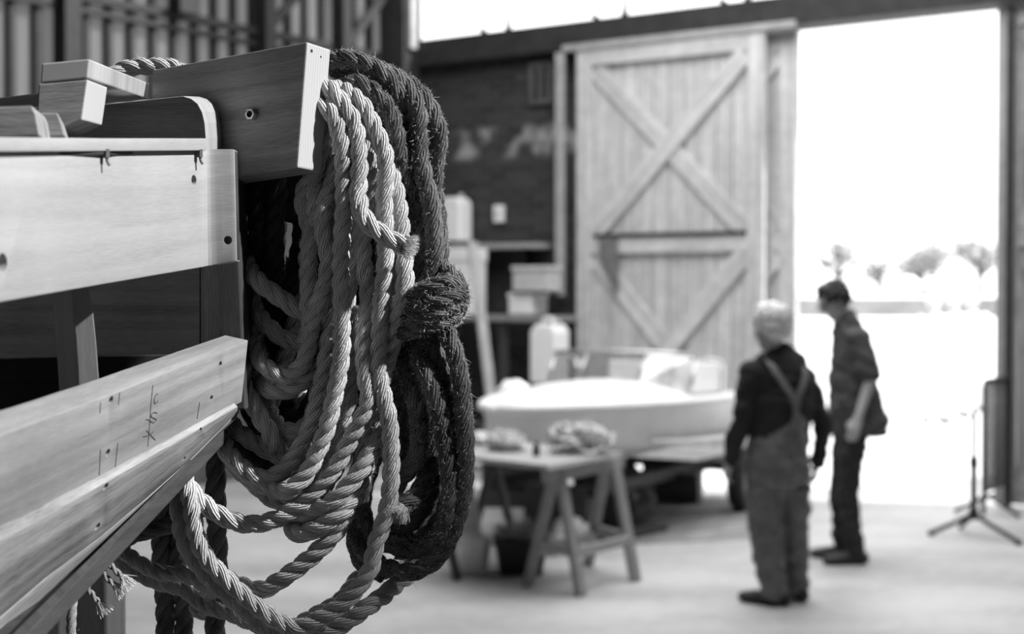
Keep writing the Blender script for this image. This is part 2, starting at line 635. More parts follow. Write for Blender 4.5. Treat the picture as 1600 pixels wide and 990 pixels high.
sL, _ = SZ(640, 300)
sD, _ = SZ(903, 300)
sR, _ = SZ(1247, 300)
sJ, _ = SZ(1562, 300)
zH0 = SZ(1250, 43)[1]          # underside of the lintel beam
zH1 = zH0 + 0.26
_, pz1 = SZ(800, 192)
_, pz0 = SZ(800, 250)
poly = [WP(sL - 0.3, 0), WP(sD + 0.15, 0), WP(sD + 0.15, zH0), WP(sL - 0.3, zH0)]
bm = prism_bm(poly, -NW * 0.3)
uvl = bm.loops.layers.uv.verify()
for f in bm.faces:
    for lp in f.loops:
        c = lp.vert.co
        lp[uvl].uv = ((c - A0).dot(U), c.z)
o = from_bm('wall_back', bm, brick_mat('wall_brick', 0.022, 0.05, 0.06, 0.23, 0.075, 1.0, (pz0, pz1)))
o['kind'] = 'structure'
# lintel beam over brick wall and gate
lint = wrect('trim_1', sL - 0.3, sJ + 3.0, zH0, zH1, 0.16, 0.34, [M['beam_dark']] * 2)
lint['kind'] = 'structure'
# pointed iron brackets standing on the lintel
for i, (px, lean) in enumerate([(765, -0.5), (800, 0.0), (941, -0.6), (981, 0.05), (1141, -0.7), (1172, 0.15)]):
    s, _ = SZ(px, 60)
    h = 0.34 if i % 2 else 0.15
    b = wpoly('iron_bracket', [(s - 0.045, zH1 - 0.01), (s + 0.045, zH1 - 0.01), (s + 0.018 + lean * 0.1, zH1 + 0.07), (s + 0.006 + lean * 0.3, zH1 + h), (s - 0.006 + lean * 0.3, zH1 + h), (s - 0.018 + lean * 0.1, zH1 + 0.07)], 0.08, 0.03, [M['iron']] * 2, bev=0)
    where = ['leftmost, short and leaning', 'second from the left, upright', 'third from the left, leaning', 'fourth from the left, upright', 'fifth from the left, leaning', 'rightmost, tall and upright'][i]
    tag(b, 'pointed dark iron bracket on the lintel beam, ' + where, 'bracket', 'iron brackets on the lintel')

# corner post at the left end of the brick wall
s0, _ = SZ(612, 60, 0.2)
s1, _ = SZ(652, 60, 0.2)
o = wrect('trim_2', s0, s1 - 0.05, 0, 7.5, 0.36, 0.3, [M['beam_dark']] * 2, vert=True)
o['kind'] = 'structure'
o = wrect('trim_3', s1 - 0.045, s1, zH1 - 0.1, 7.5, 0.3, 0.1, [M['post_pale']] * 2, vert=True)
o['kind'] = 'structure'

# pale post beside the door, wall vent and light switch
sp0, zt = SZ(869, 83, 0.2)
sp1, _ = SZ(880, 83, 0.2)
_, zb = SZ(875, 462, 0.2)
o = wrect('wooden_post', sp0, sp1, zb, zt, 0.22, 0.06, [M['post_pale']] * 2, vert=True)
tag(o, 'narrow pale upright batten on the brick wall beside the plank door', 'post')
a = SZ(830, 100); b = SZ(864, 162)
t = thing('wall_vent', WP((a[0] + b[0]) / 2, b[1], 0), 'grey framed vent with two dark slots high on the brick wall', 'vent')
fr = 0.045
wrect('frame', a[0], b[0], a[1] - fr, a[1], 0.05, 0.05, [M['hall_wall']] * 2, t)
wrect('frame', a[0], b[0], b[1], b[1] + fr, 0.05, 0.05, [M['hall_wall']] * 2, t)
mid = (a[0] + b[0]) / 2
for s in (a[0], mid - fr / 2, b[0] - fr):
    wrect('frame', s, s + fr, b[1] + fr, a[1] - fr, 0.05, 0.05, [M['hall_wall']] * 2, t, vert=True)
for s in (a[0] + fr, mid + fr / 2):
    wrect('slot', s, s + (b[0] - a[0]) / 2 - fr * 1.5, b[1] + fr, a[1] - fr, 0.012, 0.01, [M['iron']] * 2, t, vert=True)
a = SZ(775, 321); b = SZ(789, 347)
t = thing('switch_box', WP(a[0], b[1], 0), 'small white electric switch box on the dark brick wall', 'switch')
wrect('box_body', a[0], b[0], b[1], a[1], 0.05, 0.05, [M['white_plastic']] * 2, t)
wrect('switch_lever', a[0] + 0.03, b[0] - 0.03, b[1] + 0.05, a[1] - 0.06, 0.062, 0.012, [M['pale_grey']] * 2, t, vert=True)

# plank doors
def door_leaf(name, s0, s1, z0, z1, off, zmid, nb, mats, brace=True, hi=True):
    root = thing(name, WP((s0 + s1) / 2, 0, off), kind='structure')
    wv = (s1 - s0) / nb
    for i in range(nb):
        wrect('board', s0 + i * wv + 0.004, s0 + (i + 1) * wv - 0.004, z0, z1, off + random.uniform(-0.004, 0.004), 0.03, mats, root, vert=True, bev=0.003)
    fw = 0.16
    pr = off + 0.055
    wrect('stile', s0, s0 + fw, z0, z1, pr, 0.05, mats, root, vert=True)
    wrect('stile', s1 - fw, s1, z0, z1, pr, 0.05, mats, root, vert=True)
    for z in (z0, zmid - fw / 2, z1 - fw):
        wrect('rail', s0 + fw, s1 - fw, z, z + fw, pr, 0.05, mats, root)
    for za, zb_ in ((z0 + fw, zmid - fw / 2), (zmid + fw / 2, z1 - fw)):
        a, b = s0 + fw, s1 - fw
        hw = 0.085
        for flip in (0, 1):
            x0, x1 = (a, b) if not flip else (b, a)
            dv = V((x1 - x0, zb_ - za)).normalized()
            nv = V((-dv.y, dv.x)) * hw
            q = [(x0 + nv.x * 0.5, za + abs(nv.y)), (x0 - nv.x * 0.5 + dv.x * 0.0, za), (x1 - nv.x, zb_ - abs(nv.y)), (x1, zb_)]
            p0, p1 = V((x0, za)) + dv * 0.03, V((x1, zb_)) - dv * 0.03
            q = [tuple(p0 + nv), tuple(p0 - nv), tuple(p1 - nv), tuple(p1 + nv)]
            d3 = U * dv.x + V((0, 0, dv.y))
            wpoly('brace', q, off + (0.055 if flip == 0 else 0.03), 0.05 if flip == 0 else 0.03, mats, root, d3)
    return root
s1d, _ = SZ(1197, 300, 0.12)
s0d, _ = SZ(905, 300, 0.12)
zt1 = zH0 - 0.02
_, zm = SZ(1040, 381, 0.12)
dm = [M['door_wood'], M['door_wood']]
door1 = door_leaf('door_1', s0d, s1d, 0.17, zt1, 0.12, zm, 12, dm)
s1e, _ = SZ(1246, 300)
door2 = door_leaf('door_2', s1e - 1.75, s1e, 0.17, zt1 - 0.01, -0.02, zm, 12, dm)
# sliding track over the doors
tr = wrect('trim_4', s0d - 0.15, s1e + 0.05, zt1 - 0.005, zt1 + 0.055, 0.2, 0.06, [M['post_pale']] * 2)
tr['kind'] = 'structure'
# strap hinge bar (dark) on the middle rail, cloth and paper on the door
a = SZ(928, 366, 0.2); b = SZ(1165, 357, 0.2)
wrect('strap_bar', a[0], b[0], zm + 0.07, zm + 0.105, 0.195, 0.022, [M['iron']] * 2, door1)
bm = bmesh.new()
pts = [(935, 373), (964, 371), (965, 455), (958, 455), (948, 425), (936, 400)]
c3 = [WP(*SZ(x, y, 0.21), 0.21) for x, y in pts]
prism_bm(c3, -NW * 0.03, bm)
bevel(bm, 0.008, 2)
o = from_bm('cloth_rag', bm, plain('rag', 0.16, 0.9, 0.3, 14, 0.4))
tag(o, 'grey pointed rag hanging on the middle rail of the plank door', 'rag')
# right-hand leaf, open inwards, dark
s3, _ = SZ(1556, 300)
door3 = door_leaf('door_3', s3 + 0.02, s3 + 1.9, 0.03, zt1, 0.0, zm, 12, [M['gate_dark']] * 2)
# right jamb and outer wall
o = wrect('trim_5', s3 + 0.105, s3 + 0.155, 0, zt1, 0.10, 0.05, [M['beam_dark']] * 2, vert=True)
o['kind'] = 'structure'

# left wall: frosted glazing between dark bars
LW0 = WP(sL - 0.15, 0, 0)
UL = V((-0.582, -0.813, 0))            # along the left wall towards the camera
NL = V((0.813, -0.582, 0))
wl = thing('wall_left', LW0 + UL * 4, kind='structure')
def lwbox(name, t0, t1, z0, z1, off, thk, mat, parent):
    poly = [LW0 + UL * t0 + NL * off + V((0, 0, z0)), LW0 + UL * t1 + NL * off + V((0, 0, z0)), LW0 + UL * t1 + NL * off + V((0, 0, z1)), LW0 + UL * t0 + NL * off + V((0, 0, z1))]
    return board(name, poly, -NL * thk, [mat, mat], parent, None, 0)
PW = 0.235
NP = 30
lwbox('dado', 0, 12, 0, 2.6, 0.0, 0.2, M['hall_wall'], wl)
for i in range(NP):
    t0 = i * PW
    lwbox('pane', t0 + 0.02, t0 + PW - 0.02, 2.62, 6.6, -0.02, 0.008, M['pane'], wl)
    lwbox('glazing_bar', t0 - 0.026, t0 + 0.026, 2.6, 6.6, 0.04, 0.08, M['iron'], wl)
def LT(px, py):
    a = V((0, 0, CAM_H)); r = P(px, py, 1.0) - a
    t = (LW0 - a).dot(NL) / r.dot(NL)
    h = a + r * t
    return (h - LW0).dot(UL), h.z
za = LT(280, 48)[1]; zb2 = LT(280, 28)[1]
for z, h in ((za, 0.045), (zb2, 0.07), (2.62, 0.1)):
    lwbox('crossbar', 0, 7.1, z - h / 2, z + h / 2, 0.09, 0.06, M['iron'], wl)
for px, wd in ((91, 0.16), (400, 0.13), (520, 0.12)):
    t_, _ = LT(px, 100)
    lwbox('column', t_ - wd / 2, t_ + wd / 2, 0, 6.6, 0.2, 0.16, M['iron'], wl)
for (xa, ya, xb, yb) in ((445, -5, 398, 50), (585, -8, 518, 80)):
    a, b = LT(xa, ya), LT(xb, yb)
    beam('brace', LW0 + UL * a[0] + NL * 0.16 + V((0, 0, a[1])), LW0 + UL * b[0] + NL * 0.16 + V((0, 0, b[1])), 0.08, 0.06, [M['beam_dark']] * 2, wl, NL)
bx0 = LT(268, 8)
lwbox('lamp_box', bx0[0] - 0.1, bx0[0] + 0.12, bx0[1] - 0.1, bx0[1] + 0.3, 0.25, 0.1, M['iron'], wl)
# closed part of the hall behind the view
far = LW0 + UL * 12
quadwall('wall_left_rear', [LW0 + UL * 7.05, V((-8.8, LW0.y + UL.y * 7.05 - 1.5, 0)), V((-8.8, LW0.y + UL.y * 7.05 - 1.5, 6.6)), LW0 + UL * 7.05 + V((0, 0, 6.6))], -NL * 0.2, M['hall_wall'])
quadwall('wall_left_side', [V((-8.8, LW0.y + UL.y * 7.05 - 1.5, 0)), V((-8.8, -3.9, 0)), V((-8.8, -3.9, 6.6)), V((-8.8, LW0.y + UL.y * 7.05 - 1.5, 6.6))], (-0.2, 0, 0), M['hall_wall'])
quadwall('wall_rear', [V((-8.8, -3.9, 0)), V((6.5, -3.9, 0)), V((6.5, -3.9, 6.6)), V((-8.8, -3.9, 6.6))], (0, -0.2, 0), M['hall_wall'])
XR = 6.5
RZ = 6.6
quadwall('wall_right', [V((XR, -3.9, 0)), V((XR, 10.2, 0)), V((XR, 10.2, RZ)), V((XR, -3.9, RZ))], (0.2, 0, 0), M['hall_wall'])
# roof with two open skylights: one over the work floor, one to the right of the workboat (the sun comes in there)
def rf(name, x0, x1, y0, y1):
    quadwall(name, [V((x0, y0, RZ)), V((x1, y0, RZ)), V((x1, y1, RZ)), V((x0, y1, RZ))], (0, 0, 0.12), M['roof'])
rf('ceiling', -9, 4.4, -4, 6.1)
rf('ceiling_right_rear', 4.4, 6.7, -4, -1.1)
rf('ceiling_right_mid', 4.4, 6.7, 1.5, 6.1)
rf('ceiling_right_eave', 6.02, 6.7, -1.1, 1.5)  # unseen strip, its edge set to dim the sun on the lower ropes
rf('ceiling_left', -9, -1.6, 6.1, 11.9)
rf('ceiling_right', 4.2, 6.7, 6.1, 11.9)
rf('ceiling_front', -9, 6.7, 11.9, 13.2)

# cobbled paving strip by the gate
a, b, c, d = G(985, 770), G(1185, 772), G(1185, 842), G(985, 850)
bm = prism_bm([p + V((0, 0, 0.004)) for p in (a, b, c, d)], (0, 0, -0.03))
uvl = bm.loops.layers.uv.verify()
for f in bm.faces:
    for lp in f.loops:
        co = lp.vert.co
        lp[uvl].uv = (co.x * 0.85 + co.y * 0.5, co.y * 0.85 - co.x * 0.5)
o = from_bm('floor_paving', bm, brick_mat('paver', 0.20, 0.33, 0.10, 0.28, 0.15))
o['kind'] = 'structure'

# ------------------------------------------------------------------ beyond the gate
qd = 91.0
o = board('quay_wall', [V((-20, qd, -0.05)), V((70, qd, -0.05)), V((70, qd, 1.1)), V((-20, qd, 1.1))], (0, 0.6, 0), [M['quay_stone']] * 2, None, None, 0)
tag(o, 'low grey quay wall across the bright yard', 'wall')
o = board('quay_promenade', [V((-20, qd + 0.4, 1.15)), V((70, qd + 0.4, 1.15)), V((70, 200, 1.6)), V((-20, 200, 1.6))], (0, 0, -0.2), [M['quay_top']] * 2, None, None, 0)
tag(o, kind='structure')

def far_tree(px, h, spread, d, n, label):
    b = P(px, 450, d); b.z = 1.3
    t = thing('bare_tree', b, label, 'tree', 'trees beyond the quay')
    bm = bmesh.new()
    tube_bm([b, b + V((0.1, 0, h * 0.3)), b + V((0, 0, h * 0.65)), b + V((0.2, 0, h * 0.95))], [0.22, 0.18, 0.1, 0.03], 6, bm)
    tips = []
    for k in range(14):
        z = h * random.uniform(0.28, 0.7)
        an = random.uniform(0, 6.28)
        r = spread * random.uniform(0.5, 1.0)
        tip = b + V((math.cos(an) * r, math.sin(an) * r, z + h * random.uniform(0.1, 0.3)))
        tube_bm([b + V((0, 0, z * 0.8)), (b + V((0, 0, z)) + tip) / 2, tip], [0.09, 0.06, 0.02], 5, bm)
        tips.append(tip)
    from_bm('trunk', bm, M['bark'], t)
    bm = bmesh.new()
    for k in range(n):
        c = random.choice(tips).lerp(b + V((0, 0, h * 0.6)), random.uniform(0, 0.5)) + V([random.gauss(0, spread * 0.2) for _ in range(3)])
        r = random.uniform(0.12, 0.3)
        a1 = V([random.gauss(0, 1) for _ in range(3)]).normalized()
        a2 = a1.orthogonal().normalized()
        bm.faces.new([bm.verts.new(c + a1 * r), bm.verts.new(c + a2 * r * 0.5), bm.verts.new(c - a1 * r), bm.verts.new(c - a2 * r * 0.5)])
    o = from_bm('foliage', bm, M['far_leaf'], t)
    o['kind'] = 'stuff'
for px, h, sp, d, n, lb in ((1310, 4.4, 1.8, 112, 400, 'pale thin tree beyond the quay, behind the head of the man in the shirt'),
                            (1436, 3.4, 2.0, 112, 500, 'low bushy tree beyond the quay, left of the white covered boat'),
                            (1458, 4.8, 2.2, 124, 500, 'taller hazy tree beyond the quay, behind the white covered boat'),
                            (1530, 4.4, 2.4, 110, 600, 'hazy tree beyond the quay, close to the right gate post'),
                            (1375, 3.0, 1.8, 120, 300, 'smallest hazy tree beyond the quay, midway across the gateway')):
    far_tree(px, h, sp, d, n, lb)

def covered_boat(px, d, wid, h, label):
    b = P(px, 450, d); b.z = 1.35
    t = thing('covered_boat', b, label, 'boat', 'boats on the far quay')
    bm = bmesh.new()
    n = 12
    rings = []
    for i in range(n + 1):
        u = i / n * 2 - 1
        k = math.sqrt(max(0.02, 1 - u * u))
        rings.append([bm.verts.new(b + V((u * wid / 2, math.cos(math.pi * j / 8) * 0.9 * k, 0.35 + math.sin(math.pi * j / 8) * h * k))) for j in range(9)])
    for i in range(n):
        for j in range(8):
            bm.faces.new((rings[i][j], rings[i][j + 1], rings[i + 1][j + 1], rings[i + 1][j]))
    bm.faces.new(rings[0]); bm.faces.new(rings[-1][::-1])
    from_bm('cover', bm, M['white_plastic'], t, True)
    for s in (-0.28, 0.28):
        box('chock', b + V((s * wid, 0, -0.1)), 0.2, 1.2, 0.5, [M['quay_stone']] * 2, t)
covered_boat(1465, 100, 2.9, 0.85, 'white domed boat cover on the far quay, the larger one')
covered_boat(1418, 103, 2.0, 0.95, 'white domed boat cover on the far quay, the smaller one to the left')

# ------------------------------------------------------------------ ropes
def rope_geo(name, pts, r, mat, parent, pitch=None, nstr=3, sides=10, step=None, hand=1, phase=0.0):
    pitch = pitch or r * 5.6
    step = step or r * 0.30
    c = catmull(pts, step)
    T, A = frames(c)
    n = len(c)
    ro = r * 0.455
    rs = r * 0.575
    verts, faces, uvs = [], [], []
    for k in range(nstr):
        cen = []
        for i in range(n):
            a = hand * 2 * math.pi * i * step / pitch + 2 * math.pi * k / nstr + phase
            B = T[i].cross(A[i])
            wob = 1 + 0.06 * noise.noise(c[i] * 60 + V((k * 7, phase, 0)))
            cen.append(c[i] + (A[i] * math.cos(a) + B * math.sin(a)) * ro * wob)
        TT, _ = frames(cen)
        base = len(verts)
        for i in range(n):
            ref = (cen[i] - c[i])
            a1 = (ref - TT[i] * ref.dot(TT[i])).normalized()
            b1 = TT[i].cross(a1)
            for j in range(sides):
                an = 2 * math.pi * j / sides
                verts.append(cen[i] + (a1 * math.cos(an) + b1 * math.sin(an)) * rs)
        for i in range(n - 1):
            for j in range(sides):
                j2 = (j + 1) % sides
                faces.append((base + i * sides + j, base + i * sides + j2, base + (i + 1) * sides + j2, base + (i + 1) * sides + j))
                u0, u1 = j / sides, (j + 1) / sides
                v0, v1 = i * step, (i + 1) * step
                uvs += [(u0, v0), (u1, v0), (u1, v1), (u0, v1)]
        for end in (0, n - 1):
            f = [base + end * sides + j for j in range(sides)]
            faces.append(f if end else f[::-1])
            uvs += [(0.5, end * step)] * sides
    me = bpy.data.meshes.new(name)
    me.from_pydata([tuple(v) for v in verts], [], faces)
    uvl = me.uv_layers.new(name='UVMap')
    flat = []
    for a, b in uvs: flat += [a, b]
    uvl.data.foreach_set('uv', flat)
    o = link(name, me, mat, parent, True)
    return o, c

def fuzz(name, curves, r, per_m, lmin, lmax, wid, mat, parent):
    """stray fibres standing off the rope"""
    V_, F_ = [], []
    for c in curves:
        T, A = frames(c)
        n = len(c)
        L = sum((c[i + 1] - c[i]).length for i in range(n - 1))
        for _ in range(int(L * per_m)):
            i = random.randrange(n)
            an = random.uniform(0, 6.283)
            B = T[i].cross(A[i])
            out = A[i] * math.cos(an) + B * math.sin(an)
            p = c[i] + out * r * random.uniform(0.8, 1.0)
            ln = random.uniform(lmin, lmax) * (1 if random.random() < 0.93 else 2.2)
            d = (out * random.uniform(0.15, 1.0) + T[i] * random.uniform(-1, 1) + V((random.gauss(0, .3), random.gauss(0, .3), random.gauss(0, .3)))).normalized()
            d2 = (d + V((random.gauss(0, .6), random.gauss(0, .6), random.gauss(0, .6)))).normalized()
            s = d.cross(V((random.gauss(0, 1), random.gauss(0, 1), random.gauss(0, 1)))).normalized() * wid / 2
            q = p + d * ln * 0.55
            e = q + d2 * ln * 0.45
            b = len(V_)
            V_ += [tuple(p - s), tuple(p + s), tuple(q + s * 0.8), tuple(q - s * 0.8), tuple(e)]
            F_ += [(b, b + 1, b + 2, b + 3), (b + 3, b + 2, b + 4)]
    me = bpy.data.meshes.new(name)
    me.from_pydata(V_, [], F_)
    o = link(name, me, mat, parent)
    o['kind'] = 'stuff'
    return o

D0 = 1.585
LAY = 0.0195
def rp(path, default=0.0):
    out = []
    lay = default
    for p in path:
        if len(p) > 2: lay = p[2]
        out.append(P(p[0], p[1], D0 + LAY * lay))
    return out

def tuft(name, pos, d, r, ln, n, mat, parent, wid=0.0005, spread=0.6):
    """frayed brush of fibres at a rope end"""
    V_, F_ = [], []
    d = V(d).normalized()
    a = d.orthogonal().normalized(); b = d.cross(a)
    for _ in range(n):
        an = random.uniform(0, 6.283); rr = r * math.sqrt(random.random())
        o_ = (a * math.cos(an) + b * math.sin(an))
        p = pos + o_ * rr
        dd = (d + o_ * (rr / r) * spread + V((random.gauss(0, .2), random.gauss(0, .2), random.gauss(0, .2)))).normalized()
        q = p + dd * ln * random.uniform(0.6, 1.1)
        s = dd.cross(V((random.gauss(0, 1), random.gauss(0, 1), random.gauss(0, 1)))).normalized() * wid / 2
        k = len(V_)
        V_ += [tuple(p - s), tuple(p + s), tuple(q + s * 0.6), tuple(q - s * 0.6)]
        F_.append((k, k + 1, k + 2, k + 3))
    me = bpy.data.meshes.new(name)
    me.from_pydata(V_, [], F_)
    o = link(name, me, mat, parent)
    o['kind'] = 'stuff'
    return o

LIGHT = [
 # big front loop round the bottom
 [(500,150,3),(518,139,2),(537,141,1),(550,149,.4),(564,161,0),(574,178),(584,197),(593,218),(601,240),(604,267),(600,306),(602,359,.2),(603,398,.2),(600,438),(595,477),(593,520),(591,560),(593,592),(600,622),(608,657),(611,704),(611,741),(608,779),(600,813),(587,850),(579,887),(563,913),(540,939),(500,966),(461,981),(430,967),(389,937),(350,901),(323,872),(307,835),(298,782),(289,743,.6),(291,712,3)],
 [(660,860,5),(640,895,4),(621,911,3),(597,932,2),(571,950,1.2),(545,968,1.1),(513,988),(470,1003),(425,987),(375,945),(336,910),(305,875),(286,838),(279,790),(275,745,2),(285,708,3)],
 # rope that ends in a frayed tip
 [(494,146,2),(504,135,.6),(516,139,-.2),(529,154,-.4),(542,172),(553,193),(558,217),(561,255),(560,290),(561,316,-.8),(571,343,-1.1),(590,361,-1.2),(614,376,-1.2),(637,384,-1.2)],
 [(495,172,1),(504,165,-.3),(517,175,-.6),(527,196),(534,229),(537,267,-.3),(537,300),(538,319),(534,372),(532,424),(534,477),(534,520),(534,546),(529,586),(521,625),(511,667),(498,701),(478,741),(450,766),(418,760,1),(392,749,1.5),(366,724,3),(350,695,4),(350,655,5),(370,600,5.5),(385,500,5.5),(393,400,6.5),(405,290,7)],
 [(500,205,1),(503,225,.6),(497,252,.5),(484,280),(474,300),(473,319),(479,340),(485,367),(484,390),(482,417),(482,448),(481,474),(484,503),(484,530),(470,572),(445,588),(419,576),(400,553,1.5),(390,520,3),(384,450,4.5),(384,380,6),(390,290,6.5)],
 [(500,185,2),(512,205,2),(508,250,2),(493,285,.6),(492,306,.3),(490,346,.5),(484,372,1),(480,410,2),(482,460,2),(473,487,1.2),(445,470,1),(408,443,1),(387,415,2.4),(380,370,5.5),(380,285,6.5)],
 [(504,190,1),(518,215,1.6),(522,255,1.2),(519,285,.6),(508,314,0),(503,346),(508,377),(513,406),(508,443),(498,469),(488,503,.3),(482,522,1),(470,537,2),(445,530),(421,511),(400,485,3),(392,450,5),(396,380,7),(410,290,7)],
 [(525,290,1.2),(521,367,1.6),(524,430,1.6),(521,490,1),(513,533,.8),(508,572,.7),(498,620),(487,662),(466,705),(445,732),(419,748),(392,741),(366,718,1.2),(350,695,2),(352,660,4),(375,600,6),(400,520,7),(418,400,7),(420,290,7)],
 [(545,340,2),(545,440,2),(515,500,2),(505,530,1.7),(487,580,1.2),(471,597,1),(450,609),(429,610),(411,602,2),(395,580,4),(398,500,6),(412,400,6.5),(415,290,6.5)],
 [(551,330,1),(555,380,1.2),(550,411,1.2),(545,438,1.5),(540,480,2),(520,540,2.2),(499,600,2.2),(494,630,2.2),(485,658,2.2),(470,671,2),(453,674),(437,668,2.4),(420,640,4),(410,580,7),(408,480,8),(420,290,8)],
 [(570,215,1.4),(577,234,1.2),(582,267,1.1),(580,310,1.4),(568,364,1.3),(568,411,1),(575,451,.8),(574,490,.6),(568,540,.3),(571,586,.2),(576,625,.2),(565,655,.2),(546,690,.3),(523,733,.3),(508,753),(481,782),(450,802),(413,816),(382,818),(350,808),(319,787,.6),(295,760,.8),(284,728,1.2),(300,690,4),(330,640,6)],
 [(562,185,2),(585,230,2),(610,270,1.2),(618,296,1),(624,332,.9),(627,359,.8),(631,406,.4),(633,438,.2),(626,477,.2),(618,508,.5),(610,545,1.1),(600,580,1.5),(590,630,1.8),(580,680,1.9),(562,730,1.6),(547,780,1),(530,822,.6),(513,844,.5),(481,874,.5),(442,903,.5),(408,921,.8),(376,914,1.4),(345,900,2.2),(310,880,3),(290,860,3.5)],
 # doubled bight with a tight turn
 [(604,655,2),(592,681,.9),(569,725,.1),(550,752,-.1),(524,780,-.2),(495,796,.2),(470,805,.6),(456,816,1),(459,829,.6),(474,833,.2),(500,823,-.1),(530,803,-.1),(553,778,.6),(570,735,1.3),(590,690,2)],
 [(366,585,2.5),(379,599,1.5),(392,625,1),(405,650),(419,672),(430,695,1.5),(440,720,3)],
 [(345,640,3.4),(366,667,2.5),(392,688,2),(419,704),(450,716),(480,700,3),(500,660,3.4)],
 [(395,752,2.6),(416,772,2.4),(442,786),(466,779),(485,755,2.6),(510,700,3)],
 [(374,285,6.5),(374,340,6.5),(371,420,6),(377,500,4.5),(395,570,4.5)],
 [(480,285,6),(476,340,6),(475,400,6),(466,480,5),(445,560,5),(420,640,5.5)],
 [(440,290,8),(432,420,8),(428,470,8),(455,560,8),(470,640,7),(450,700,5)],
 [(520,560,3.4),(508,620,3.4),(500,660,3.2),(480,712,3),(455,725,3),(430,700,4)],
 [(560,480,2),(555,540,2),(548,600,2),(543,640,1.8),(530,690,1.6),(515,740,1.4),(500,770,1.6),(470,790,2.4)],
]
R_L = 14.9 / F * D0
coil = thing('light_rope_coil', P(540, 1000, D0), 'pale laid hemp rope hanging in many loops from the end of the board', 'rope')
curves = []
for i, p in enumerate(LIGHT):
    o, c = rope_geo('rope_loop', rp(p), R_L * random.uniform(0.95, 1.03), M['light_rope'], coil, phase=i * 1.3)
    curves.append(c)
fuzz('loose_fibres', curves, R_L, 260, 0.002, 0.006, 0.00030, M['light_fibre'], coil)
te = rp(LIGHT[2])
tuft('frayed_end', te[-1] - V((0.002, 0, 0)), te[-1] - te[-2] + V((0, -0.004, 0)), R_L * 0.98, 0.012, 900, M['coir_fibre'], coil, 0.0005, 0.5)
fz = rp(LIGHT[2][-2:])
bmw = tube_bm([te[-1] - (te[-1] - te[-2]).normalized() * 0.006, te[-1] + (te[-1] - te[-2]).normalized() * 0.004], R_L * 0.96, 14)
from_bm('rope_tip', bmw, M['coir'], coil, True)

COIR = [
 [(497,118,3),(506,104,3),(522,94,2.5),(547,92,2),(580,104,1.8),(605,122,1.5),(623,147,1.5),(632,172,2),(638,220,2.5),(643,280),(655,332),(658,385),(656,440),(648,500),(630,540,3),(640,599,2.2),(653,638,1.5),(656,678,1.5),(651,715,1.6),(634,738,2),(612,752,3)],
 [(520,110,3.6),(560,100,3),(600,112,2.5),(628,130,2),(648,157,1.5),(655,191),(653,217),(658,255),(666,290),(674,319),(678,359),(679,398),(674,440),(663,500,2),(653,549,2),(668,588,1.1),(684,633,1),(692,678),(700,725),(703,779),(692,827),(668,852,1.4),(640,858,1.8),(611,850,2.5),(582,835,4),(567,800,4.2),(572,740,4.2),(590,660,4.4),(620,580,4.6)],
 [(560,108,4.2),(610,118,3.2),(645,136,2.5),(667,160,2.1),(680,187,2),(686,212,2),(682,242,2.5),(678,290,3),(684,340,3.1),(688,400,3.1),(688,440,3),(689,500,2),(703,530,1.1),(714,565,1),(722,612,1),(726,664,.9),(727,717,1),(722,780,1.1),(707,830,1.1),(688,866,1.1),(662,886,1.2),(634,894,1.5),(603,885,2.2),(575,868,3.7),(559,840,4.2),(556,806,4.4),(566,770,4.5),(590,700,4.7),(630,600,4.8)],
 [(528,146,3),(545,134,2),(562,131,1.5),(582,142,1.1),(602,163,1),(615,191,1),(622,229,1.2),(630,267,1.6),(640,310,2.2),(645,360,2.8),(645,440,3.4),(660,500,3.2),(676,540,2.2),(689,580,2),(701,625,2),(708,678,2),(712,730,2.1),(700,790,2.4),(676,827,2.6),(650,845,3.2),(618,840,3.6)],
 [(655,560,4),(668,620,4),(678,680,3.7),(680,740,3.2),(670,774,3),(650,808,3),(624,825,3.2),(596,822,4.4)],
 [(600,560,5.5),(590,640,5.5),(575,720,5.4),(558,790,5.2),(555,845,5),(568,880,4.4),(600,896,3)],
 [(640,540,6),(662,620,6),(668,700,6),(655,770,6),(620,810,6)],
 [(690,540,4.6),(704,620,4.4),(708,700,4.2),(700,780,4.2),(672,838,4.2),(620,864,4.4)],
 [(616,560,6.5),(625,640,6.5),(630,720,6.5),(610,790,6.4),(585,850,6)],
 [(600,150,4.6),(630,190,4.6),(650,260,5),(662,340,5),(668,440,5)],
 [(560,125,6),(600,140,6),(640,180,6),(660,250,6.2),(672,340,6.4),(676,440,6.4)],  # unseen back strands added here to thicken the hank and block sun
 [(570,140,7.4),(610,165,7.4),(640,230,7.4),(655,320,7.6),(660,440,7.6)],
 [(540,130,5.6),(580,150,5.8),(612,200,6),(630,280,6.2),(640,360,6.4),(645,450,6.4)],
 [(600,170,8.6),(625,230,8.6),(645,300,8.8),(650,440,8.8),(660,520,8)],
 [(650,540,7.4),(680,620,7.4),(690,700,7.2),(675,790,7),(630,840,6.6)],
 # lashing turns round the waist of the coil
 [(688,418,2.2),(704,426,.8),(716,440,.4),(720,455,1),(708,470,3.4),(660,480,4.4),(626,476,3),(640,463,.3),(668,452,-.6),(694,441,-.5),(714,447,.2),(721,460,1.4),(705,478,3.6),(655,492,4.4),(622,490,3),(640,480,.2),(676,473,-.8),(706,463,-.5),(721,463,.9),(712,482,3.6),(655,505,4.4),(616,506,3),(637,498,.2),(668,493,-.6),(702,480,-.2),(718,476,1.2),(704,498,3.8),(650,520,4.4),(611,524,3),(629,518,.4),(664,510,-.2),(696,499,.3),(711,494,2)],
 # short cut end inside the coil
 [(675,720,3),(664,750,2.2),(650,774,1.4),(634,786,.9),(626,792,.7)],
]
R_C = 15.6 / F * D0
coir = thing('coir_rope_coil', P(660, 900, D0), 'dark hairy coir rope in a lashed hank right of the pale rope', 'rope')
curves = []
